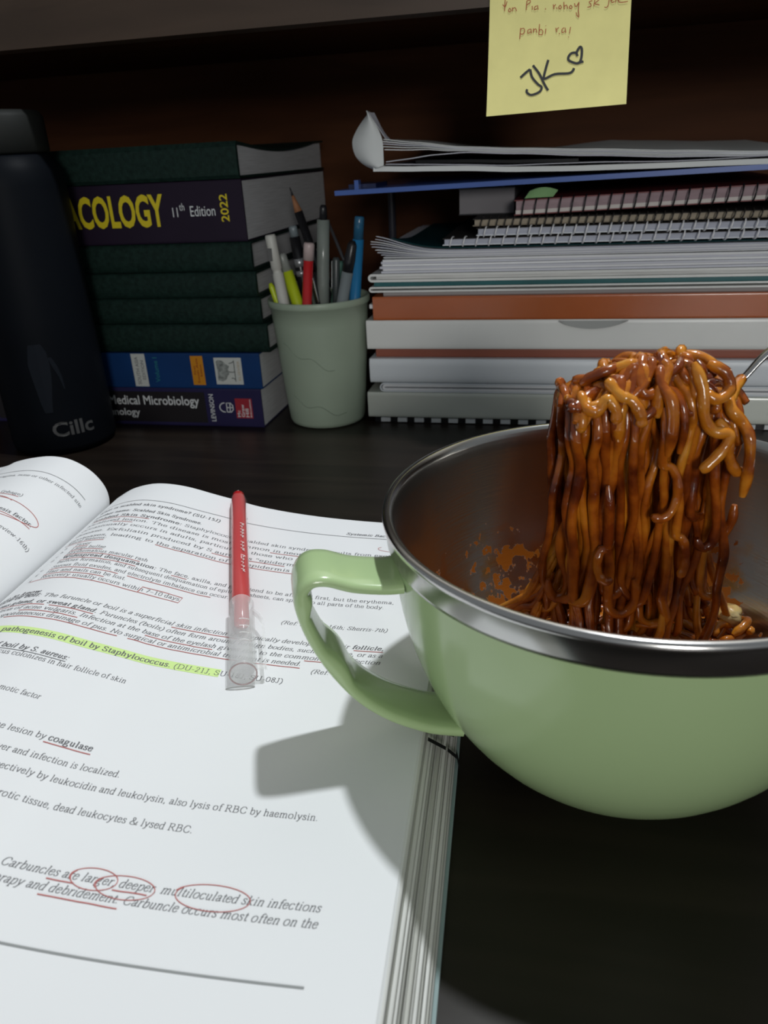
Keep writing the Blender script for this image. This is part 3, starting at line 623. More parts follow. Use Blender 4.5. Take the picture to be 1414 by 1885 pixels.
pb = thing('paper_bundle', 'bundle of white papers with an upturned left corner, on top of the right stack', 'papers', (0.1, 6.7, 1.78))
def chain(pts):
    def f(x):
        for (a, za), (b, zb) in zip(pts, pts[1:]):
            if x <= b: t = max(0, (x-a)/(b-a)); t = t*t*(3-2*t)*0.5+t*0.5; return lerp(za, zb, t)
        return pts[-1][1]
    return f
lowz = chain([(-1.30, 1.868), (-1.0, 1.853), (-0.67, 1.843), (-0.3, 1.824), (0.15, 1.814), (0.72, 1.806), (1.55, 1.802)])
uptop = chain([(-1.23, 2.038), (-1.0, 2.008), (-0.67, 1.964), (-0.3, 1.938), (0.15, 1.912), (0.72, 1.878), (1.2, 1.850), (1.55, 1.842)])
upbot = chain([(-1.23, 1.893), (-1.05, 1.900), (-0.85, 1.920), (-0.67, 1.930), (-0.3, 1.906), (0.15, 1.874), (0.72, 1.840), (1.2, 1.826), (1.55, 1.822)])
tag(MB().sheet(lambda s, t: (lerp(-1.00, 0.10, s), lerp(SF+0.06, SE, t), lowz(lerp(-1.00, 0.10, s))+0.040), 30, 3, 0.020).build('document_sleeve', mat('black_sleeve_plastic', (0.010, 0.011, 0.012), 0.35, spec=0.2), None, (-0.4, 6.7, 1.84)), 'black plastic sleeve tucked between the papers on top of the right stack', 'folder')
GREYW = mat('soft_white_paper', (0.72, 0.75, 0.75), 0.8, noise_scale=20, noise_amt=0.04)
MB().sheet(lambda s, t: (lerp(-1.285, 1.55, s), lerp(SF-0.02, SE, t), lowz(lerp(-1.285, 1.55, s))+0.004*math.sin(9*s)*(1-s)), 40, 3, 0.032).build('lower_sheet', GREYW, pb)
MB().sheet(lambda s, t: (lerp(-1.20, 1.52, s), lerp(SF+0.0, SE, t), lowz(lerp(-1.20, 1.52, s))+0.013+0.004*math.sin(14*s+1)), 40, 3, 0.004).build('lower_sheet', LAV, pb)
for k in range(6):
    q = (0.0, 0.55, 0.68, 0.80, 0.90, 1.0)[k]
    def f(s, t, k=k, q=q):
        x = lerp(-1.215+0.008*abs(k-3), 1.53+0.01*math.sin(k*2), s); e = min(1, max(0, (x+0.1)/0.5))
        z = lerp(upbot(x), uptop(x), lerp(q, k/5, min(1, max(0, (x+0.9)/0.35))))
        if k == 0: z += 0.012*math.sin(math.pi*min(1, max(0, (x+1.22)/0.5)))*0.5
        return (x, lerp(SF-0.03+0.012*math.sin(k*2.3), SE, t), z+(0.065*e-0.004)*t)
    MB().sheet(f, 44, 4, 0.005).build('upper_sheet', (LAV, PAPER, GREYW)[k % 3], pb)
# the upturned corner: a curved leaf that wraps the left end and rises to a point
edge_l = [(-1.300, 1.846), (-1.375, 1.885), (-1.430, 1.945), (-1.446, 2.03), (-1.415, 2.10), (-1.365, 2.165), (-1.320, 2.212)]
edge_r = [(-1.205, 1.870), (-1.205, 1.885), (-1.205, 1.93), (-1.207, 1.985), (-1.215, 2.04), (-1.250, 2.115), (-1.316, 2.214)]
el, er = smooth_poly(edge_l, 4), smooth_poly(edge_r, 4); nn = len(el)-1
def leaf(s, t):
    j = t*nn; i = min(nn-1, int(j)); q = j-i
    a = [lerp(el[i][c], el[i+1][c], q) for c in (0, 1)]; b = [lerp(er[i][c], er[i+1][c], q) for c in (0, 1)]
    return (lerp(a[0], b[0], s), SF-0.045-0.03*math.sin(math.pi*s)+0.10*(1-s)**2+0.06*t*t, lerp(a[1], b[1], s))
MB().sheet(leaf, 10, nn, 0.004).build('upturned_corner', GREYW, pb)
MB().sheet(lambda s, t: (lerp(-1.312, -1.185, s)+0.02*t, SF+0.03+0.10*t, lerp(2.205, 2.02, s)-0.03*t*math.sin(3*s)), 6, 4, 0.004).build('folded_back_corner', LAV, pb)

# ------------------------------------------------------------------ sticky note on the shelf front
note = thing('sticky_note', 'pale yellow sticky note with red and black handwriting on the shelf front', 'sticky note', (-0.06, 4.98, 2.11))
def on_note(px, py, e=0.0):                                   # note coordinates measured from its lower left corner
    a = -0.44 + (px-897)*0.00300 - (215-py)*0.00016*max(0, (px-897)/265)
    z = 2.11 + (215-py)*0.00264 - (px-897)*0.00016
    return (a, 4.992 - 0.045*max(0, (2.66-z)/0.55)**2 - e, z)
MB().sheet(lambda s, t: on_note(lerp(897, 1153, s)+ (9*t if s > .5 else 5*t)*1.0, lerp(lerp(215, 192, s), lerp(-72, -86, s), t)), 12, 16, 0.003).build('paper', mat('pale_yellow_paper', (0.74, 0.68, 0.27), 0.75, noise_scale=60, noise_amt=0.05), note)
def hand(mb, strokes, conv, wdt):
    for st_ in strokes:
        pts = [conv(*p) for p in st_]
        if len(pts) > 2: pts = smooth_poly(pts, 4)
        vs, fs = nib(pts, wdt, wdt)
        mb.add([on_note(x, y, 0.0018) for x, y in vs], fs)
c7 = lambda x, y: (860+x/4.159, y/4.159)
c5 = lambda x, y: (910+x/5.438, y/5.438)
mb = MB()
hand(mb, [[(415,590),(455,552),(490,525)], [(490,525),(505,585),(550,640),(580,665),(562,702),(500,725),(466,702),(470,680)],
          [(510,495),(560,560),(600,640),(630,690)], [(628,455),(610,520),(595,590),(608,598),(680,565),(780,560),(812,545),(825,520)],
          [(850,430),(835,405),(800,410),(780,440),(790,465),(850,485),(876,455),(882,385),(870,360),(850,385),(838,412)], [(845,485),(895,470)]], c7, 4.6)
mb.build('black_signature', mat('black_marker_ink', (0.022, 0.024, 0.026), 0.6), note)
mb = MB()
hand(mb, [[(105,2),(102,60),(100,112)], [(80,50),(105,70),(125,20)], [(152,85),(140,105),(150,122),(166,108),(152,85)], [(180,80),(182,115)], [(182,95),(200,82),(214,92),(220,116)],
          [(325,20),(320,108)], [(325,25),(350,12),(360,35),(326,60)], [(380,70),(382,105)], [(424,70),(402,85),(405,106),(426,98)], [(432,64),(440,106)], [(515,95),(512,108)],
          [(590,60),(598,105)], [(598,80),(615,60)], [(625,88),(628,105)], [(660,68),(645,88),(655,105),(672,92),(660,68)], [(695,40),(700,110)], [(702,82),(722,70),(735,105)], [(765,72),(750,90),(762,106),(778,92),(765,72)],
          [(800,55),(815,88),(845,45)], [(845,45),(840,120),(846,182),(828,170),(818,140)],
          [(975,35),(945,45),(962,70),(960,88),(928,95)], [(1000,28),(990,86)], [(1040,30),(1002,62),(1046,76)],
          [(1140,18),(1132,78),(1112,102),(1095,95)], [(1155,38),(1182,22),(1168,2),(1155,25),(1168,56),(1192,48)], [(1212,-4),(1202,55)], [(1195,18),(1222,14)], [(1225,40),(1250,18),(1240,2),(1224,22),(1242,56),(1320,50)],
          [(266,278),(258,385)], [(265,290),(298,283),(306,316),(282,340),(262,330)], [(366,290),(338,303),(342,332),(366,318)], [(370,288),(376,332)], [(395,284),(396,326)], [(398,302),(420,290),(430,326)],
          [(456,244),(450,345)], [(450,345),(482,345),(490,316),(470,295),(452,312)], [(520,290),(515,340)], [(518,260),(519,265)], [(618,284),(630,326)], [(625,302),(650,280)], [(655,334),(657,346)],
          [(702,284),(680,302),(686,332),(706,318)], [(711,284),(719,332)], [(766,278),(755,340)], [(748,370),(747,378)]], c5, 1.5)
mb.build('red_handwriting', mat('red_ballpoint_ink', (0.36, 0.075, 0.022), 0.6), note)

# ------------------------------------------------------------------ the open textbook
BP0 = Vector((-0.806, 3.522, 0)); BY = R(3.4)
ub = Vector((math.cos(BY), math.sin(BY), 0)); vb = Vector((-math.sin(BY), math.cos(BY), 0))
VN = -2.68                                                    # near edge of the pages
def bpt(u, v, z): p = BP0 + ub*u + vb*v; return Vector((p.x, p.y, z))
RT = smooth_poly([(-1.570, 0.10), (-1.545, 0.22), (-1.515, 0.290), (-1.458, 0.333), (-1.37, 0.378), (-1.241, 0.405), (-1.09, 0.392), (-0.915, 0.344), (-0.798, 0.312), (-0.682, 0.279), (-0.492, 0.245), (-0.274, 0.219), (0.0, 0.200), (0.335, 0.190)], 6)
LT = smooth_poly([(-1.582, 0.10), (-1.556, 0.22), (-1.538, 0.32), (-1.556, 0.40), (-1.616, 0.479), (-1.713, 0.537), (-1.819, 0.555), (-1.934, 0.544), (-2.037, 0.521), (-2.145, 0.485), (-2.5, 0.43), (-3.0, 0.40), (-3.45, 0.385)], 6)
def arc_table(P):
    s = [0.0]
    for a, b in zip(P, P[1:]): s.append(s[-1]+math.hypot(b[0]-a[0], b[1]-a[1]))
    return s
RA, LA = arc_table(RT), arc_table(LT)
def at_arc(P, A, s):
    s = max(A[0], min(A[-1]-1e-6, s)); lo, hi = 0, len(A)-1
    while hi-lo > 1:
        m = (lo+hi)//2
        if A[m] <= s: lo = m
        else: hi = m
    t = (s-A[lo])/(A[hi]-A[lo]); dx, dz = P[hi][0]-P[lo][0], P[hi][1]-P[lo][1]; l = math.hypot(dx, dz)
    return lerp(P[lo][0], P[hi][0], t), lerp(P[lo][1], P[hi][1], t), dx/l, dz/l
i0 = min(range(len(RT)), key=lambda i: abs(RT[i][0]+1.241)); SHIFT = RA[i0]-0.445
def on_right(s, v, h=0.0014):
    u, z, dx, dz = at_arc(RT, RA, s+SHIFT); return bpt(u-dz*h, v, z+dx*h)
def on_left(s, v, h=0.0014):
    u, z, dx, dz = at_arc(LT, LA, s); return bpt(u+dz*h, v, z-dx*h)
bk = thing('open_textbook', 'thick open textbook with underlined and highlighted text, lying in front', 'book', tuple(bpt(-1.5, -1.3, 0)))
MB().sheet(lambda s, t: bpt(lerp(-3.55, 0.456, s), lerp(VN-0.02, 0.02, t), 0.022), 20, 4, 0.016, False).build('cover', mat('teal_grey_cover', (0.26, 0.35, 0.35), 0.5), bk)
PAGE_EDGE = [mat('page_edge_%d' % k, c, 0.85, noise_scale=90, noise_amt=0.10, stretch=(0.2, 0.2, 10)) for k, c in enumerate(((0.66, 0.66, 0.63), (0.52, 0.52, 0.48), (0.72, 0.72, 0.69)))]
PAGE = mat('book_page_paper', (0.84, 0.85, 0.86), 0.7, noise_scale=14, noise_amt=0.012)
def block(P, A, u_in, u_out, n, name, rnd):
    L = A[-1]
    for k in range(n):
        f0, f1 = k/n, (k+1)/n; jit = 0.0 if k == n-1 else rnd.uniform(-0.006, 0.005); jv = rnd.uniform(-0.006, 0.0025) if k < n-1 else 0
        def pt(i, f):
            q = A[i]/L; bu = lerp(u_in, u_out, q); u = lerp(bu, P[i][0], f); z = lerp(0.026, P[i][1], f)
            return u + (jit*math.copysign(1, u_out-u_in))*max(0, (q-0.9)*10), z
        idx = list(range(len(P)))
        ring = [pt(i, f1-(0.0005 if k < n-1 else 0)) for i in idx] + [pt(i, f0) for i in idx[::-1]]
        if P is LT: ring = ring[::-1]
        m = MB(); vv = [VN+jv+(0.0 if k == n-1 else 0.004), -2.0, -1.3, -0.6, 0.0+jv*0.5]; N = len(ring)
        vs = [bpt(u, v, z) for v in vv for u, z in ring]
        fs = [(j*N+i, j*N+(i+1) % N, (j+1)*N+(i+1) % N, (j+1)*N+i) for j in range(4) for i in range(N)]
        m.add(vs, [f[::-1] for f in fs], False); m.add(vs[:N], [tuple(range(N))]); m.add(vs[-N:], [tuple(range(N))[::-1]])
        o = m.build(name if k < n-1 else 'top_page', PAGE if k == n-1 else PAGE_EDGE[k % 3], bk)
        for pl in o.data.polygons:
            if len(pl.vertices) == 4: pl.use_smooth = abs((pl.normal).z) > 0.3 or abs(pl.normal.y) < 0.5
        if k == n-1: top = o
    return top
rp = block(RT, RA, -1.574, 0.445, 17, 'page_sheaf', random.Random(5))
lp = block(LT, LA, -1.580, -3.50, 9, 'page_sheaf', random.Random(6))
for o in (rp, lp):
    o.data.polygons.foreach_set('use_smooth', [len(p.vertices) == 4 for p in o.data.polygons]); o.data.set_sharp_from_angle(angle=R(35))

SK = 0.026                                                    # the print runs very slightly askew
def pg(x, y): return on_right(x, y + SK*(x-1.85))
body = MB(); pos = {}
def line(s, s0, s1, v, size=0.036, bold=False, italic=False):
    wd = text_width(s, bold)*size; set_text(body, s, pg, s0, v, size, bold, italic, (s1-s0)/wd)
def mixed(segs, s0, s1, v, size=0.036, italic=False):
    tot = sum(text_width(t, b) for t, b in segs)*size; xs = (s1-s0)/tot; x = s0
    for t, b in segs: x = set_text(body, t, pg, x, v, size, b, italic, xs)
line('Systemic Bacteriology', 1.515, 1.850, -0.160, 0.034, True, True)
line('2', 0.985, 1.002, -0.158, 0.034)
line('What is scalded skin syndrome? (SU-15J)', 0.23, 0.89, -0.245, 0.037, True)
line('Another name: Scalded Skin Syndrome.', 0.24, 0.82, -0.312, 0.036, True)
mixed((('Scalded Skin Syndrome:', True), (' Staphylococcal scalded skin syndrome results from exotoxin', False)), 0.26, 1.85, -0.366)
line('localized lesion. The disease is most common in neonates and children, and it', 0.26, 1.85, -0.418)
line('occasionally occurs in adults, particularly those who are immunocompromised', 0.26, 1.85, -0.470)
line('disease. Exfoliatin produced by S aureus is "epidermolytic" and acts as serine', 0.26, 1.85, -0.525)
line('proteases, leading to the separation of the epidermis at the granular cell layer', 0.26, 1.85, -0.580)
line('Clinical features:', 0.25, 0.475, -0.612, 0.036, False)
line('Fever', 0.345, 0.425, -0.662); line('Large bullae', 0.345, 0.515, -0.700); line('Erythematous macular rash', 0.345, 0.728, -0.740)
mixed((('Widespread desquamation:', True), (' The face, axilla, and groin tend to be affected first, but the erythema,', False)), 0.345, 1.845, -0.780)
line('bullous formation, and subsequent desquamation of epithelial sheets, can spread to all parts of the body.', 0.345, 1.808, -0.822)
line('Serous fluid exudes, and electrolyte imbalance can occur.', 0.345, 1.144, -0.866)
line('Hair and nails can be lost.', 0.345, 0.708, -0.912)
line('Recovery usually occurs within 7~10 days.', 0.345, 0.968, -0.954)
for k, v in enumerate((-0.662, -0.700, -0.740, -0.780, -0.866, -0.912, -0.954)): line('abcdefg'[k], 0.285, 0.300, v, 0.03)
line('(Ref: Review-16th; Sherris-7th)', 1.405, 1.846, -0.992, 0.036, False, True)
line('More to know', 0.19, 0.43, -1.090, 0.037, True, True)
mixed((('Furuncle or boil:', True), (' The furuncle or boil is a superficial skin infection that typically develops in a hair', False), (' follicle,', True)), 0.17, 1.852, -1.119, 0.036, True)
mixed((('sebaceous gland, or sweat gland.', True), (' Furuncles (boils) often form around foreign bodies, such as suture, or as a', False)), 0.17, 1.852, -1.166, 0.036, True)
line('complication of acne vulgaris. Infection at the base of the eyelash gives rise to the common stye. Infection', 0.17, 1.850, -1.210, 0.036, False, True)
line('relies upon spontaneous drainage of pus. No surgical or antimicrobial treatment is needed.', 0.17, 1.555, -1.253, 0.036, False, True)
line('(Ref: Sherris-7th)', 1.60, 1.846, -1.292, 0.036, False, True)
mixed((('Write down the pathogenesis of boil by Staphylococcus.', True), (' (DU-21J, SU-18J, SU-08J)', False)), 0.17, 1.515, -1.365, 0.040)
line('Pathogenesis of boil by S. aureus:', 0.26, 0.748, -1.460, 0.038, True, True)
line('Staphylococcus colonizes in hair follicle of skin', 0.34, 0.980, -1.498, 0.037)
line('Release of chemotic factor', 0.45, 0.762, -1.672, 0.036)
mixed((('Localization of the lesion by ', False), ('coagulase', True)), 0.47, 1.024, -1.827, 0.037)
line('Fibrin layer and infection is localized.', 0.64, 1.152, -1.906, 0.037)
line('Cells die respectively by leukocidin and leukolysin, also lysis of RBC by haemolysin.', 0.62, 1.786, -1.972, 0.037)
line('Pus contains necrotic tissue, dead leukocytes & lysed RBC.', 0.63, 1.442, -2.064, 0.037)
line('Carbuncles are larger, deeper, multiloculated skin infections', 0.988, 1.858, -2.263, 0.038, False, True)
line('therapy and debridement. Carbuncle occurs most often on the', 0.968, 1.860, -2.309, 0.038, False, True)
def ribbon(mb, pts, wdt, fn, h=0.0012, curve=True):
    if curve and len(pts) > 2: pts = smooth_poly(pts, 5)
    vs, fs = nib(pts, wdt, wdt); mb.add([fn(x, y, h) for x, y in vs], fs)
pgh = lambda x, y, h: on_right(x, y + SK*(x-1.85), h)
def long(s0, s1, v, n=24): return [(lerp(s0, s1, k/n), v) for k in range(n+1)]
ribbon(body, long(0.20, 1.86, -0.182), 0.0035, pgh)
fr = MB(); ribbon(fr, long(0.30, 1.865, -2.461), 0.0065, pgh); fr.build('footer_rule', mat('grey_rule_ink', (0.30, 0.31, 0.31), 0.7), rp)
ribbon(body, long(0.26, 0.745, -1.470), 0.003, pgh); ribbon(body, long(0.19, 0.43, -1.098), 0.003, pgh)
body.build('printed_text', INK, rp)
rr_ = random.Random(11)
for s0, s1, v in ((0.28, 0.58, -0.377), (0.70, 1.367, -0.590), (0.95, 1.30, -0.535), (0.27, 0.47, -0.622), (0.345, 0.42, -0.672), (0.345, 0.51, -0.710), (0.345, 0.70, -0.750), (0.345, 0.70, -0.792), (0.86, 0.93, -0.792), (0.345, 0.66, -0.878), (0.70, 1.07, -0.878),
                  (0.345, 0.62, -0.923), (0.30, 0.786, -0.966), (1.00, 1.33, -1.130), (1.735, 1.85, -1.130), (0.52, 0.70, -1.177), (0.30, 0.50, -1.177), (0.42, 0.66, -1.221), (0.93, 1.20, -1.221), (1.56, 1.63, -1.221), (0.38, 0.84, -1.264), (0.88, 1.555, -1.264), (1.20, 1.34, -0.43),
                  (0.870, 1.026, -1.839), (1.128, 1.342, -2.322), (1.125, 1.20, -2.274), (1.305, 1.40, -2.274), (0.97, 1.015, -2.322), (0.42, 0.52, -0.43)):
    n = max(4, int((s1-s0)*30)); red = MB(); ribbon(red, [(lerp(s0, s1, k/n), v+rr_.uniform(-0.001, 0.001)-0.006*(k/n)*(s1-s0)) for k in range(n+1)], 0.0033, pgh, 0.0018); red.build('red_underline', RED_INK, rp)
red = MB(); ribbon(red, [(0.786, -0.968), (0.790, -0.925), (0.88, -0.924), (0.966, -0.928), (0.962, -0.968), (0.88, -0.970), (0.786, -0.968)], 0.0033, pgh, 0.0018, False); red.build('red_box', RED_INK, rp)
def ellipse(cs, cv, rs, rv, n=26, over=1.15, wob=0.06):
    return [(cs+rs*(1+wob*t)*math.cos(2.6+2*math.pi*over*t), cv+rv*(1-wob*t)*math.sin(2.6+2*math.pi*over*t)) for t in [k/n for k in range(n+1)]]
for e_ in (ellipse(1.245, -2.252, 0.062, 0.034), ellipse(1.335, -2.262, 0.078, 0.036), ellipse(1.570, -2.256, 0.098, 0.040, over=1.05), ellipse(1.80, -0.285, 0.10, 0.030, over=0.8)):
    red = MB(); ribbon(red, e_, 0.0024, pgh, 0.0018); red.build('red_circle', RED_INK, rp)
hl = MB(); n = 40
vs = [on_right(s, v + SK*(s-1.85), 0.0007) for v in (-1.374, -1.330) for s in [lerp(0.17, 1.275, k/n) for k in range(n+1)]]
hl.add(vs, [(k, k+1, n+2+k, n+1+k) for k in range(n)])
hl.build('highlighter_stroke', mat('yellow_green_highlighter', (0.68, 0.90, 0.34), 0.7), rp)
lt = MB()
def lline(s, s_end, v, size=0.036, bold=False, italic=False, xs=1.0):
    wd = text_width(s, bold)*size*xs
    set_text(lt, s, lambda x, y: on_left(s_end+(wd-x), y), 0, v, size, bold, italic, xs)
lline('The toxin is carried from the vagina, nose or other infected site', 0.285, -0.275, 0.036)
lline('Exotoxin is produced by strain (phage)', 0.51, -0.480, 0.036)
lline('This is the main pathogenesis factor.', 0.360, -0.635, 0.037, True)
lline('(Ref: Medical Microbiology Review-16th)', 0.285, -0.755, 0.036)
for v in (-0.90, -1.0, -1.1, -1.2): lline('Staphylococcus causes the disease of the skin and the wound', 0.40, v)
lh = lambda x, y, h: on_left(x, y, h)
ribbon(lt, long(0.30, 1.5, -0.205), 0.0035, lh)
lt.build('printed_text', INK, lp)
for nm, pts in (('red_circle', [(0.345+0.30+0.30*math.cos(a), -0.60+0.075*math.sin(a)) for a in [k*0.27 for k in range(25)]]), ('red_circle', [(0.52+0.34+0.34*math.cos(a), -0.545+0.045*math.sin(a)) for a in [k*0.27 for k in range(-5, 12)]]),
                ('red_underline', [(0.36+0.02*k, -0.648) for k in range(14)]), ('red_underline', [(0.52+0.02*k, -0.492) for k in range(8)])):
    red = MB(); ribbon(red, pts, 0.0032, lh, 0.0018); red.build(nm, RED_INK, lp)
# black marker strokes across the fore-edge
def fore(f, v): return bpt(lerp(0.452, 0.345, f)+0.012, v, lerp(0.026, 0.190, f))
for (f0, v0, f1, v1, wd) in ((0.96, -1.583, 0.45, -1.530, 0.018), (0.40, -1.526, 0.12, -1.510, 0.018), (0.14, -1.49, 0.0, -1.545, 0.026), (0.75, -1.495, 0.50, -1.46, 0.020), (0.46, -1.455, 0.25, -1.425, 0.020)):
    MB().add([fore(f0, v0-wd/2), fore(f0, v0+wd/2), fore(f1, v1+wd/2), fore(f1, v1-wd/2)], [(0, 1, 2, 3)]).build('black_marker_stroke', mat('black_marker', (0.012, 0.012, 0.014), 0.6), bk)

# ------------------------------------------------------------------ red pen lying on the page
A_ = on_right(0.4, 0); pa = bpt(-0.800, 0.012, 0.312); pe = bpt(-0.318, -1.420, 0.226)
rise = Vector((0, 0, 0.054)); pa += rise*0.92; pe += rise
ax = (pe-pa).normalized(); Lp_ = (pe-pa).length
rpn = thing('gel_pen', 'red pen with a clear cap lying across the open book page', 'pen', tuple((pa+pe)/2 - rise))
side = Vector((0, 0, 1)).cross(ax).normalized(); upv = ax.cross(side)
REDB = mat('red_ink_core', (0.60, 0.012, 0.014), 0.18, coat=0.5)
MB().lathe([(0.0, 0.03), (0.018, 0.03), (0.031, 0.055), (0.033, 0.09), (0.037, 0.12), (0.038, 1.04), (0.030, 1.06), (0.030, 1.20), (0.0, 1.22)], pa, ax, 24).build('barrel', REDB, rpn)
MB().lathe([(0.0, 0.0), (0.007, 0.0), (0.010, 0.032), (0.0, 0.032)], pa, ax, 12).build('tip_plug', mat('milky_plastic', (0.70, 0.60, 0.60), 0.3), rpn)
MB().lathe([(0.0395, 0.10), (0.045, 0.13), (0.045, 1.06), (0.0405, 1.06), (0.0395, 0.13), (0.0395, 0.10)], pa, ax, 24).build('clear_sleeve', mat('thin_clear_sleeve', (0.85, 0.80, 0.80), 0.1, alpha=0.05), rpn)
cp = MB().lathe([(0.046, 1.06), (0.051, 1.07), (0.052, Lp_-0.02), (0.051, Lp_), (0.047, Lp_), (0.046, Lp_-0.03), (0.0, Lp_-0.03)] + [(0.0, Lp_-0.036), (0.0465, Lp_-0.036), (0.0455, 1.07), (0.046, 1.06)], pa, ax, 28).build('cap', CLEAR, rpn)
for k in range(4): MB().tube([pa+ax*(1.24+0.045*k)+(upv*math.cos(a)+side*math.sin(a))*0.0528 for a in [R(-5+7*j) for j in range(7)]], 0.0016, 6).build('cap_rib', mat('white_glint_plastic', (0.8, 0.8, 0.8), 0.2), cp)
MB().tube([pa+ax*(Lp_-0.002)+(upv*math.cos(a)+side*math.sin(a))*0.049 for a in [R(15*j) for j in range(25)]], 0.003, 6).build('cap_ring', mat('pinkish_clear_plastic', (0.62, 0.48, 0.48), 0.2, trans=0.5), cp)
cl = -side if (-side).dot(cR) > 0 else side
MB().sheet(lambda s, t: pa+ax*lerp(1.13, Lp_-0.02, t)+cl*(0.051+0.035*math.sin(min(1, t*4)*math.pi/2))+upv*lerp(-0.012, 0.012, s), 3, 10, 0.008).build('clip', CLEAR, rpn)
MB().tube([pa+ax*(Lp_-0.03)+cl*0.049, pa+ax*(Lp_-0.03)+cl*0.083], 0.012, 8).build('clip_bridge', CLEAR, rpn)
tx = MB(); rnd = random.Random(2)
for k in range(15):                                           # the rubbed, unreadable script along the barrel
    t0 = 0.44+0.03*k
    if k in (5, 9): continue
    pts = [(t0, -0.15), (t0+0.006, 0.10+0.2*rnd.random()), (t0+0.014, 0.0), (t0+0.020, 0.25*rnd.random())]
    vs, fs = nib(smooth_poly(pts, 3), 0.005, 0.02)
    tx.add([pa+ax*x+(upv*math.cos(0.35+y)+cl*math.sin(0.35+y))*0.0462 for x, y in vs], fs)
tx.build('barrel_script', mat('white_barrel_print', (0.75, 0.72, 0.70), 0.5), rpn)

# ------------------------------------------------------------------ noodle bowl
BX, BYY, RIM = 0.254, 2.247, 0.95
def r_out(z): return 0.74*max(0.0, 1-abs((0.90-z)/0.95)**2.2)**(1/2.2)
bowl = thing('noodle_bowl', 'light green noodle bowl with a steel rim and side handle', 'bowl', (BX, BYY, 0))
GREEN = mat('light_green_plastic', (0.42, 0.565, 0.290), 0.22, noise_scale=5, noise_amt=0.03, coat=0.35)
prof = [(0.0, 0.02), (0.22, 0.02), (0.235, 0.0), (0.285, 0.0), (0.300, 0.008)] + [(r_out(z), z) for z in (0.02, 0.04, 0.07, 0.10, 0.14, 0.18, 0.23, 0.28, 0.34, 0.40, 0.46, 0.52, 0.58, 0.64, 0.70, 0.76, 0.81, 0.85, 0.862)]
prof += [(0.735, 0.864), (0.732, 0.86)] + [(r_out(z)-0.006, z) for z in (0.82, 0.76, 0.70, 0.64, 0.58, 0.52, 0.46, 0.40, 0.34, 0.28, 0.23, 0.18, 0.14, 0.11)] + [(0.38, 0.075), (0.0, 0.05)]
MB().lathe(prof, (BX, BYY, 0), n=128).build('outer_shell', GREEN, bowl)
# steel liner with sauce smears
def liner_mat():
    m = bpy.data.materials.new('brushed_steel_liner'); m.use_nodes = True; nt = m.node_tree; b = nt.nodes['Principled BSDF']
    tc = nt.nodes.new('ShaderNodeTexCoord')
    n1 = nt.nodes.new('ShaderNodeTexNoise'); n1.inputs['Scale'].default_value = 95; n1.inputs['Detail'].default_value = 5; n1.inputs['Roughness'].default_value = 0.62
    n2 = nt.nodes.new('ShaderNodeTexNoise'); n2.inputs['Scale'].default_value = 24; n2.inputs['Detail'].default_value = 3
    sx = nt.nodes.new('ShaderNodeSeparateXYZ')
    for n in (n1, n2): nt.links.new(tc.outputs['Object'], n.inputs['Vector'])
    nt.links.new(tc.outputs['Object'], sx.inputs[0])
    hgt = nt.nodes.new('ShaderNodeMapRange'); hgt.inputs[1].default_value = 0.030; hgt.inputs[2].default_value = 0.070; hgt.inputs[3].default_value = 0.15; hgt.inputs[4].default_value = -0.26
    nt.links.new(sx.outputs[2], hgt.inputs[0])
    def summed(*outs):
        r = outs[0]
        for o in outs[1:]:
            q = nt.nodes.new('ShaderNodeMath'); q.operation = 'ADD'; nt.links.new(r, q.inputs[0]); nt.links.new(o, q.inputs[1]); r = q.outputs[0]
        return r
    def ramp(v, lo, hi):
        q = nt.nodes.new('ShaderNodeMapRange'); q.inputs[1].default_value = lo; q.inputs[2].default_value = hi; nt.links.new(v, q.inputs[0]); return q.outputs[0]
    film = ramp(summed(n1.outputs[0], n2.outputs[0], hgt.outputs[0]), 1.0, 1.25)      # thin oily film
    n3 = nt.nodes.new('ShaderNodeTexNoise'); n3.inputs['Scale'].default_value = 210; n3.inputs['Detail'].default_value = 4; nt.links.new(tc.outputs['Object'], n3.inputs['Vector'])
    spot = ramp(summed(n3.outputs[0], n2.outputs[0], hgt.outputs[0]), 1.10, 1.125)      # thick specks of sauce
    mixa = nt.nodes.new('ShaderNodeMix'); mixa.data_type = 'RGBA'; mixa.inputs[6].default_value = (0.52, 0.51, 0.49, 1); mixa.inputs[7].default_value = (0.62, 0.36, 0.12, 1)
    nt.links.new(film, mixa.inputs[0])
    mixc = nt.nodes.new('ShaderNodeMix'); mixc.data_type = 'RGBA'; mixc.inputs[7].default_value = (0.34, 0.10, 0.010, 1)
    nt.links.new(spot, mixc.inputs[0]); nt.links.new(mixa.outputs[2], mixc.inputs[6]); nt.links.new(mixc.outputs[2], b.inputs['Base Color'])
    inv = nt.nodes.new('ShaderNodeMath'); inv.operation = 'SUBTRACT'; inv.inputs[0].default_value = 1.0
    nt.links.new(spot, inv.inputs[1]); nt.links.new(inv.outputs[0], b.inputs['Metallic'])
    b.inputs['Roughness'].default_value = 0.22
    w_ = nt.nodes.new('ShaderNodeTexNoise'); w_.inputs['Scale'].default_value = 40; mp = nt.nodes.new('ShaderNodeMapping'); mp.inputs['Scale'].default_value = (1, 1, 30)
    nt.links.new(tc.outputs['Object'], mp.inputs[0]); nt.links.new(mp.outputs[0], w_.inputs['Vector'])
    bp = nt.nodes.new('ShaderNodeBump'); bp.inputs['Strength'].default_value = 0.10; bp.inputs['Distance'].default_value = 0.0005
    nt.links.new(w_.outputs[0], bp.inputs['Height']); nt.links.new(bp.outputs[0], b.inputs['Normal'])
    return m
def r_in(z): return r_out(z)-0.014
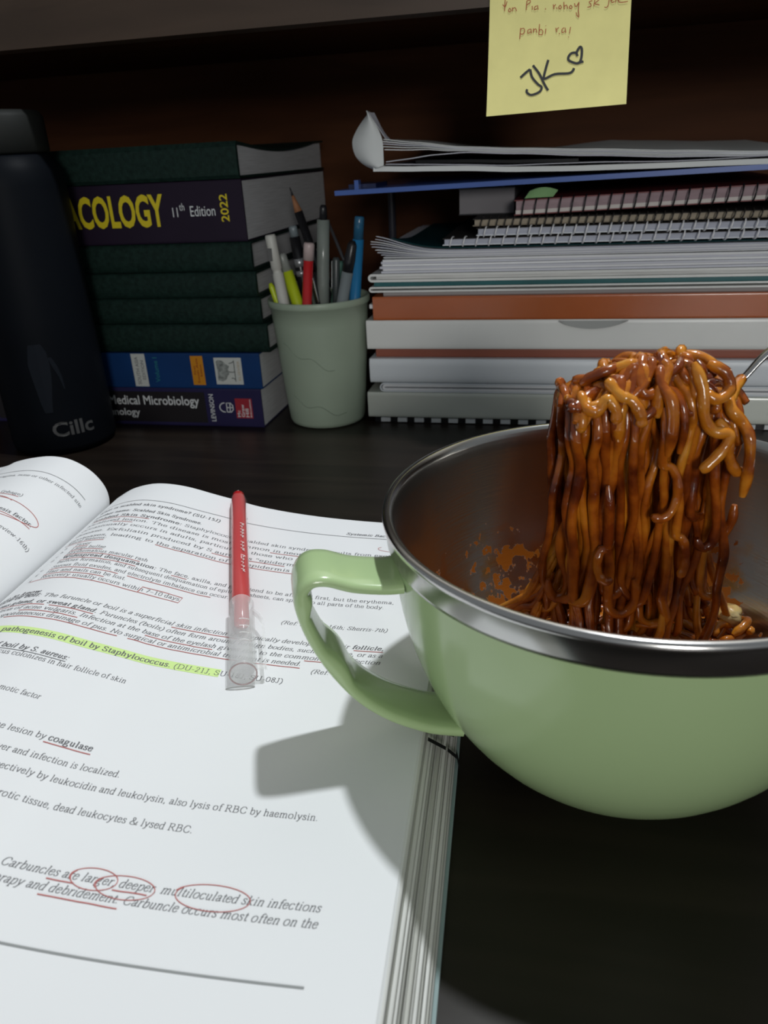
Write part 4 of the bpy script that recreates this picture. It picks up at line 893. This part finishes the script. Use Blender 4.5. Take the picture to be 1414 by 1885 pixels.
MB().lathe([(0.745, 0.9535), (0.739, 0.949), (0.733, 0.940), (0.730, 0.925)] + [(r_in(z), z) for z in (0.90, 0.88, 0.82, 0.76, 0.70, 0.64, 0.58, 0.52, 0.46, 0.40, 0.34, 0.28, 0.23, 0.19, 0.16, 0.135)] + [(0.42, 0.115), (0.30, 0.10), (0.0, 0.095)], (BX, BYY, 0), n=128, cap=False).build('steel_liner', liner_mat(), bowl)
MB().lathe([(0.742, 0.852), (0.752, 0.856), (0.757, 0.87), (0.760, 0.925), (0.766, 0.932), (0.768, 0.942), (0.764, 0.952), (0.755, 0.956), (0.7452, 0.9536)], (BX, BYY, 0), n=128, cap=False).build('steel_rim', mat('rim_steel', (0.58, 0.57, 0.56), 0.2, 1.0), bowl)
HA = R(188+13.2); he = Vector((math.cos(HA), math.sin(HA), 0)); hn = Vector((-math.sin(HA), math.cos(HA), 0)); hc = Vector((BX, BYY, 0))
path = smooth_poly([(0.734, 0.796), (0.79, 0.799), (0.88, 0.818), (0.955, 0.848), (1.005, 0.845), (1.034, 0.80), (1.030, 0.73), (1.0, 0.63), (0.95, 0.525), (0.88, 0.42), (0.79, 0.335), (0.68, 0.27), (0.61, 0.245), (0.558, 0.232)], 6)
m = MB(); vs = []; K = 12; n = len(path)
for i, (r, z) in enumerate(path):
    a, b = path[max(i-1, 0)], path[min(i+1, n-1)]; t = Vector((b[0]-a[0], 0, b[1]-a[1])).normalized(); nr = Vector((-t.z, 0, t.x))   # points outward of the loop on the way down
    q = i/(n-1); hw = 0.098 + 0.012*abs(q-0.45); th = 0.021
    grip = 0.016*max(0, math.sin((q-0.36)/0.30*math.pi*3))*(1 if 0.36 < q < 0.66 else 0)
    for k in range(K):
        an = 2*math.pi*(k+0.5)/K; cx_, sy_ = math.copysign(abs(math.cos(an))**0.45, math.cos(an)), math.copysign(abs(math.sin(an))**0.6, math.sin(an))
        off = sy_*th - (grip if sy_ < 0 else 0)
        w2 = hc + he*r + Vector((0, 0, z)) + hn*(cx_*hw) + (he*nr.x + Vector((0, 0, nr.z)))*off
        vs.append(w2)
m.add(vs, [(i*K+k, i*K+(k+1) % K, (i+1)*K+(k+1) % K, (i+1)*K+k) for i in range(n-1) for k in range(K)], True)
m.add(vs[:K], [tuple(range(K))[::-1]]); m.add(vs[-K:], [tuple(range(K))])
m.build('handle', GREEN, bowl)

# ------------------------------------------------------------------ fork
def cf(x, y, z): v = rotz((x, y, z)); return Vector(v)        # coordinates square to the view
fork = thing('fork', 'steel fork lifting noodles above the green bowl', 'fork', tuple(cf(1.10, 2.25, 1.27)))
neck = smooth_poly([tuple(cf(*p)) for p in ((0.98, 2.25, 1.235), (1.06, 2.25, 1.245), (1.105, 2.25, 1.285), (1.175, 2.25, 1.365), (1.32, 2.23, 1.47), (1.60, 2.15, 1.62), (2.0, 2.02, 1.80))], 8)
MB().tube(neck, lambda t: 0.016+0.022*max(0, t-0.35), 12, flat=0.5, up=(0, 0, 1)).build('handle', STEEL, fork)
MB().sheet(lambda s, t: cf(lerp(0.86, 0.99, s), 2.25+lerp(-1, 1, t)*(0.075-0.055*s*s), 1.232-0.01*math.sin(math.pi*s)), 8, 6, 0.012).build('shoulder', STEEL, fork)
for k in range(4):
    y = 2.25+(-0.06+0.04*k)
    MB().tube([cf(0.88, y, 1.226), cf(0.78, y, 1.222), cf(0.66, y, 1.235), cf(0.60, y, 1.255)], lambda t: 0.010-0.005*t, 8).build('tine', STEEL, fork)

# ------------------------------------------------------------------ noodles
def noodle_mat(name, dark, mid, lite, rough=0.22):
    m = bpy.data.materials.new(name); m.use_nodes = True; nt = m.node_tree; b = nt.nodes['Principled BSDF']
    tc = nt.nodes.new('ShaderNodeTexCoord'); n = nt.nodes.new('ShaderNodeTexNoise'); n.inputs['Scale'].default_value = 85; n.inputs['Detail'].default_value = 4
    nt.links.new(tc.outputs['Object'], n.inputs['Vector'])
    r = nt.nodes.new('ShaderNodeValToRGB'); e = r.color_ramp.elements; e[0].position = 0.36; e[0].color = (*dark, 1); e[1].position = 0.66; e[1].color = (*lite, 1)
    k = e.new(0.5); k.color = (*mid, 1)
    nt.links.new(n.outputs[0], r.inputs[0]); nt.links.new(r.outputs[0], b.inputs['Base Color'])
    b.inputs['Roughness'].default_value = rough; b.inputs['Coat Weight'].default_value = 0.8; b.inputs['Coat Roughness'].default_value = 0.05; b.inputs['Specular IOR Level'].default_value = 0.3
    b.inputs['Subsurface Weight'].default_value = 0.25; b.inputs['Subsurface Radius'].default_value = (0.003, 0.0012, 0.0004)
    n2 = nt.nodes.new('ShaderNodeTexNoise'); n2.inputs['Scale'].default_value = 260; nt.links.new(tc.outputs['Object'], n2.inputs['Vector'])
    bp = nt.nodes.new('ShaderNodeBump'); bp.inputs['Strength'].default_value = 0.55; bp.inputs['Distance'].default_value = 0.0008
    nt.links.new(n2.outputs[0], bp.inputs['Height']); nt.links.new(bp.outputs[0], b.inputs['Normal'])
    return m
NOOD = [noodle_mat('saucy_noodle_%d' % i, *c) for i, c in enumerate((((0.15, 0.024, 0.002), (0.36, 0.088, 0.005), (0.50, 0.165, 0.010)), ((0.085, 0.012, 0.002), (0.24, 0.048, 0.003), (0.40, 0.105, 0.006)), ((0.24, 0.052, 0.003), (0.52, 0.170, 0.009), (0.62, 0.27, 0.028))))]
rn = random.Random(21)
def top_h(x):
    pts = [(0.50, 1.27), (0.56, 1.315), (0.66, 1.335), (0.74, 1.372), (0.85, 1.388), (0.95, 1.365), (1.02, 1.32), (1.10, 1.265), (1.20, 1.24)]
    for (a, za), (b, zb) in zip(pts, pts[1:]):
        if x <= b: return lerp(za, zb, max(0, (x-a)/(b-a)))
    return 1.24
lift = thing('lifted_noodles', 'portion of saucy orange brown noodles hanging from the fork', 'noodles', tuple(cf(0.82, 2.25, 0.45)))
def strand(pts, r, parent, m, per=5):
    q = smooth_poly([tuple(p) for p in pts], per); ph = rn.uniform(0, 6)
    MB().tube(q, lambda t: r*(1+0.07*math.sin(t*19+ph)+0.05*math.sin(t*47+2*ph))*min(1, 0.55+8*t, 0.55+8*(1-t)), 8).build('noodle', m, parent)
def hang(x0, y0, dy, zend, r, m, hook=0.0, back=False, wave=1.0):
    h = top_h(x0)-rn.uniform(0.03, 0.07); ph, p2 = rn.uniform(0, 6.3), rn.uniform(0, 6.3); am = rn.uniform(0.006, 0.020)*wave; dr = rn.gauss(0, 0.022)
    fq = rn.uniform(7, 12); s = 1 if back else -1
    pts = [cf(x0+rn.uniform(-0.03, 0.03), y0-s*0.05, h-0.03), cf(x0, y0, h), cf(x0, y0+s*dy*0.7, h-0.035), cf(x0, y0+s*dy, h-0.11)]
    z = h-0.20; k = 0
    while z > zend:
        f = (h-z)/0.9; x = 0.82+(x0-0.82)*(1-0.06*f)+am*math.sin(ph+z*fq)+0.4*am*math.sin(p2+z*23)+dr*f; y = y0+s*dy*(1-0.10*f)+0.8*am*math.cos(p2+z*9)
        pts.append(cf(x, y, z)); z -= rn.uniform(0.06, 0.085); k += 1
    lx, ly = x, y
    if hook:
        e = rn.uniform(1.2, 2.0); y1 = rn.uniform(-0.03, 0.05)
        for a in range(30, int(rn.uniform(110, 260)), 32): pts.append(cf(lx+hook*(1-math.cos(R(a))), ly+y1*a/200, zend+0.01-abs(hook)*e*math.sin(R(a))))
    else: pts += [cf(lx+rn.uniform(-0.03, 0.03), ly+rn.uniform(-0.02, 0.03), zend-0.04), cf(lx+rn.uniform(-0.07, 0.07), ly+rn.uniform(0, 0.06), zend-0.075)]
    strand(pts, r, lift, m)
xs_ = [0.565+0.50*(i+0.5)/48 for i in range(48)]; rn.shuffle(xs_)
for i, x in enumerate(xs_):                                   # front curtain
    gap = 0.965 < x < 1.020
    zend = rn.choice((0.36, 0.40, 0.44, 0.5, 0.62)) + rn.uniform(-0.03, 0.05) if not gap else rn.uniform(0.82, 0.98)
    hook = rn.choice((0, 0, 0, 0, 0.03, -0.03, 0.05)) if zend > 0.42 else 0
    hang(x, 2.25, rn.uniform(0.04, 0.125), zend, rn.uniform(0.0125, 0.0175), NOOD[rn.choice((0, 0, 1, 1, 1, 2))], hook)
for i in range(44):                                           # core and rear curtain
    x = rn.uniform(0.56, 1.08)
    if 0.97 < x < 1.03: x -= 0.09
    hang(x, 2.25, rn.uniform(0.01, 0.11), rn.uniform(0.36, 0.6), rn.uniform(0.0135, 0.0175), NOOD[rn.choice((0, 1, 1))], 0, True)
for (x, z0, hx, hz, a1) in ((0.835, 0.99, 0.050, 0.085, 215), (0.69, 0.75, -0.032, 0.055, 220), (0.90, 0.76, 0.035, 0.075, 170)):   # open loops in front
    pts = [cf(x-0.012, 2.115, z0+0.26), cf(x-0.004, 2.105, z0+0.17)] + [cf(x+hx*math.sin(R(a)), 2.10+0.012*math.cos(R(a)), z0+hz*math.cos(R(a))) for a in range(0, a1, 30)]
    strand(pts, 0.0145, lift, NOOD[0])
for i in range(40):                                           # curly crown draped over the fork
    x = rn.uniform(0.595, 1.04); y = 2.25+rn.uniform(-0.09, 0.09); a = rn.uniform(-0.9, 0.9); ln = rn.uniform(0.09, 0.20)
    pts = []; n = 8; dp = rn.uniform(0, 0.045)
    for k in range(n+1):
        f = k/n-0.5; px = x+ln*f*math.cos(a)*1.2+0.022*math.sin(k*1.5+i); py = y+ln*f*math.sin(a)-0.02+0.030*math.cos(k*1.2+i*2)
        px = max(0.565, min(1.075, px)); py = max(2.115, py)
        pz = top_h(px)-0.018-dp+0.020*math.sin(k*1.1+i*1.7) - 1.1*max(0, abs(py-2.24)-0.05)
        pts.append(cf(px, py, pz))
    if rn.random() < 0.6:
        l = pts[-1]; v = rotz((rn.uniform(-0.5, 0.5), -0.5, 0)); d = rn.uniform(0.08, 0.22)
        pts += [l+Vector((v.x*0.05, v.y*0.06, -0.04)), l+Vector((v.x*0.07, v.y*0.075, -0.04-d*0.5)), l+Vector((v.x*0.06, v.y*0.07, -0.04-d))]
    strand(pts, rn.uniform(0.0135, 0.0185), lift, NOOD[rn.choice((0, 0, 2, 2, 1))], 4)
for pts in ([(0.90, 2.14, 1.37), (0.925, 2.115, 1.30), (0.935, 2.10, 1.22), (0.965, 2.095, 1.175), (1.01, 2.09, 1.165), (0.995, 2.085, 1.12), (0.955, 2.08, 1.075), (0.935, 2.08, 1.06)],
            [(0.98, 2.12, 1.20), (1.01, 2.10, 1.16), (1.02, 2.095, 1.10), (1.045, 2.095, 1.05), (1.07, 2.10, 1.04)],
            [(0.95, 2.16, 1.36), (0.995, 2.14, 1.335), (1.01, 2.13, 1.29), (0.97, 2.11, 1.265), (0.935, 2.12, 1.285)],
            [(0.66, 2.15, 1.33), (0.69, 2.12, 1.29), (0.725, 2.11, 1.275), (0.75, 2.10, 1.235), (0.755, 2.10, 1.20)],
            [(0.59, 2.17, 1.29), (0.60, 2.13, 1.255), (0.63, 2.12, 1.245), (0.655, 2.12, 1.28), (0.68, 2.11, 1.25), (0.685, 2.11, 1.21)],
            [(1.10, 2.25, 1.285), (1.06, 2.20, 1.27), (1.03, 2.16, 1.235), (1.04, 2.13, 1.17), (1.06, 2.12, 1.12)]):
    strand([cf(*p) for p in pts], 0.0175, lift, NOOD[2], 6)

heap = thing('noodle_heap', 'tangled saucy noodles left at the bottom of the green bowl', 'noodles', tuple(cf(0.80, 2.25, 0.12)))
for i in range(84):
    cx_, cy_ = 0.80+rn.gauss(0, 0.16), 2.24+rn.gauss(0, 0.14); rad = rn.uniform(0.05, 0.17); a0 = rn.uniform(0, 6.3); sw = rn.uniform(2.5, 6.5)*rn.choice((-1, 1)); lay = rn.random()
    pts = []
    for k in range(11):
        f = k/10; x = cx_+rad*math.cos(a0+sw*f)*(1+0.2*f)+0.10*(f-0.5); y = cy_+rad*math.sin(a0+sw*f)*0.8+0.08*(0.5-f)
        dx, dy = x-0.76, y-2.13; d = math.hypot(dx, dy)
        zz = 0.16+(0.27*lay)*max(0.12, 1-(math.hypot(x-0.82, y-2.26)/0.46)**2)+0.022*math.sin(k*1.1+i)
        lim = r_in(max(0.14, zz))-0.045
        if d > lim: x, y = 0.76+dx/d*lim, 2.13+dy/d*lim
        pts.append(cf(x, y, max(0.135, zz)))
    strand(pts, rn.uniform(0.0135, 0.0175), heap, NOOD[rn.choice((0, 1, 1, 2))], 4)
for i in range(20):                                           # strands climbing the flanks of the heap to the lifted portion
    s = -1 if i < 13 else 1; x = rn.uniform(0.50, 0.60) if s < 0 else rn.uniform(1.02, 1.12); h = rn.uniform(0.50, 0.80); o_ = rn.uniform(0.02, 0.16)
    pts = [cf(x-0.02*s, 2.28, h), cf(x+0.1*o_*s, 2.29, h-0.08), cf(x+0.5*o_*s, 2.31, lerp(h, 0.40, 0.55)), cf(x+o_*s, 2.34+rn.uniform(-.04, .04), 0.42), cf(x+(o_+0.02)*s, 2.33, 0.35), cf(x+(o_-0.05)*s, 2.28, 0.30), cf(x-0.06*s, 2.24, 0.32)]
    strand(pts, rn.uniform(0.013, 0.017), heap, NOOD[rn.choice((0, 2, 2))])
for i in range(16):                                           # a smaller tangle against the right flank
    a0 = rn.uniform(0, 6.3); rad = rn.uniform(0.04, 0.09); c0 = (1.15+rn.uniform(-0.06, 0.08), 2.33+rn.uniform(-0.07, 0.06)); z0 = 0.24+0.12*rn.random()
    pts = []
    for k in range(8):
        x, y, z = c0[0]+rad*math.cos(a0+k*0.55)*(1+0.05*k), c0[1]+rad*0.8*math.sin(a0+k*0.55), z0+0.02*math.sin(k*1.3+i)
        dx, dy = x-0.76, y-2.13; d = math.hypot(dx, dy); lim = r_in(z)-0.045; q = min(1, lim/d); pts.append(cf(0.76+dx*q, 2.13+dy*q, z))
    strand(pts, rn.uniform(0.014, 0.0175), heap, NOOD[rn.choice((0, 0, 2))], 4)
EGG = noodle_mat('sauced_egg', (0.40, 0.15, 0.03), (0.62, 0.44, 0.16), (0.70, 0.58, 0.30), 0.35)
for i, (p, s, lab) in enumerate((((1.235, 2.35, 0.375), (0.050, 0.05, 0.035), 'pale egg piece resting against the right side of the noodle heap'), ((1.135, 2.40, 0.385), (0.040, 0.045, 0.045), 'pale egg piece between noodle strands, left of the other egg piece'), ((0.475, 2.40, 0.43), (0.022, 0.022, 0.02), 'small yellow egg crumb at the left edge of the noodle heap'))):
    m = MB(); vs = []; A, B = 12, 8; c0 = cf(*p)
    for j in range(B+1):
        for k in range(A):
            th, ph = math.pi*j/B, 2*math.pi*k/A
            d = Vector((math.sin(th)*math.cos(ph), math.sin(th)*math.sin(ph), math.cos(th)))
            q = 1+0.35*noise.noise(d*1.7+Vector((i*5, 0, 0))); vs.append(c0+Vector((d.x*s[0], d.y*s[1], d.z*s[2]))*q)
    m.add(vs, [(j*A+k, j*A+(k+1) % A, (j+1)*A+(k+1) % A, (j+1)*A+k) for j in range(B) for k in range(A)], True)
    tag(m.build('egg_piece', EGG, None, tuple(c0)), lab, 'egg', 'egg pieces in the noodles')
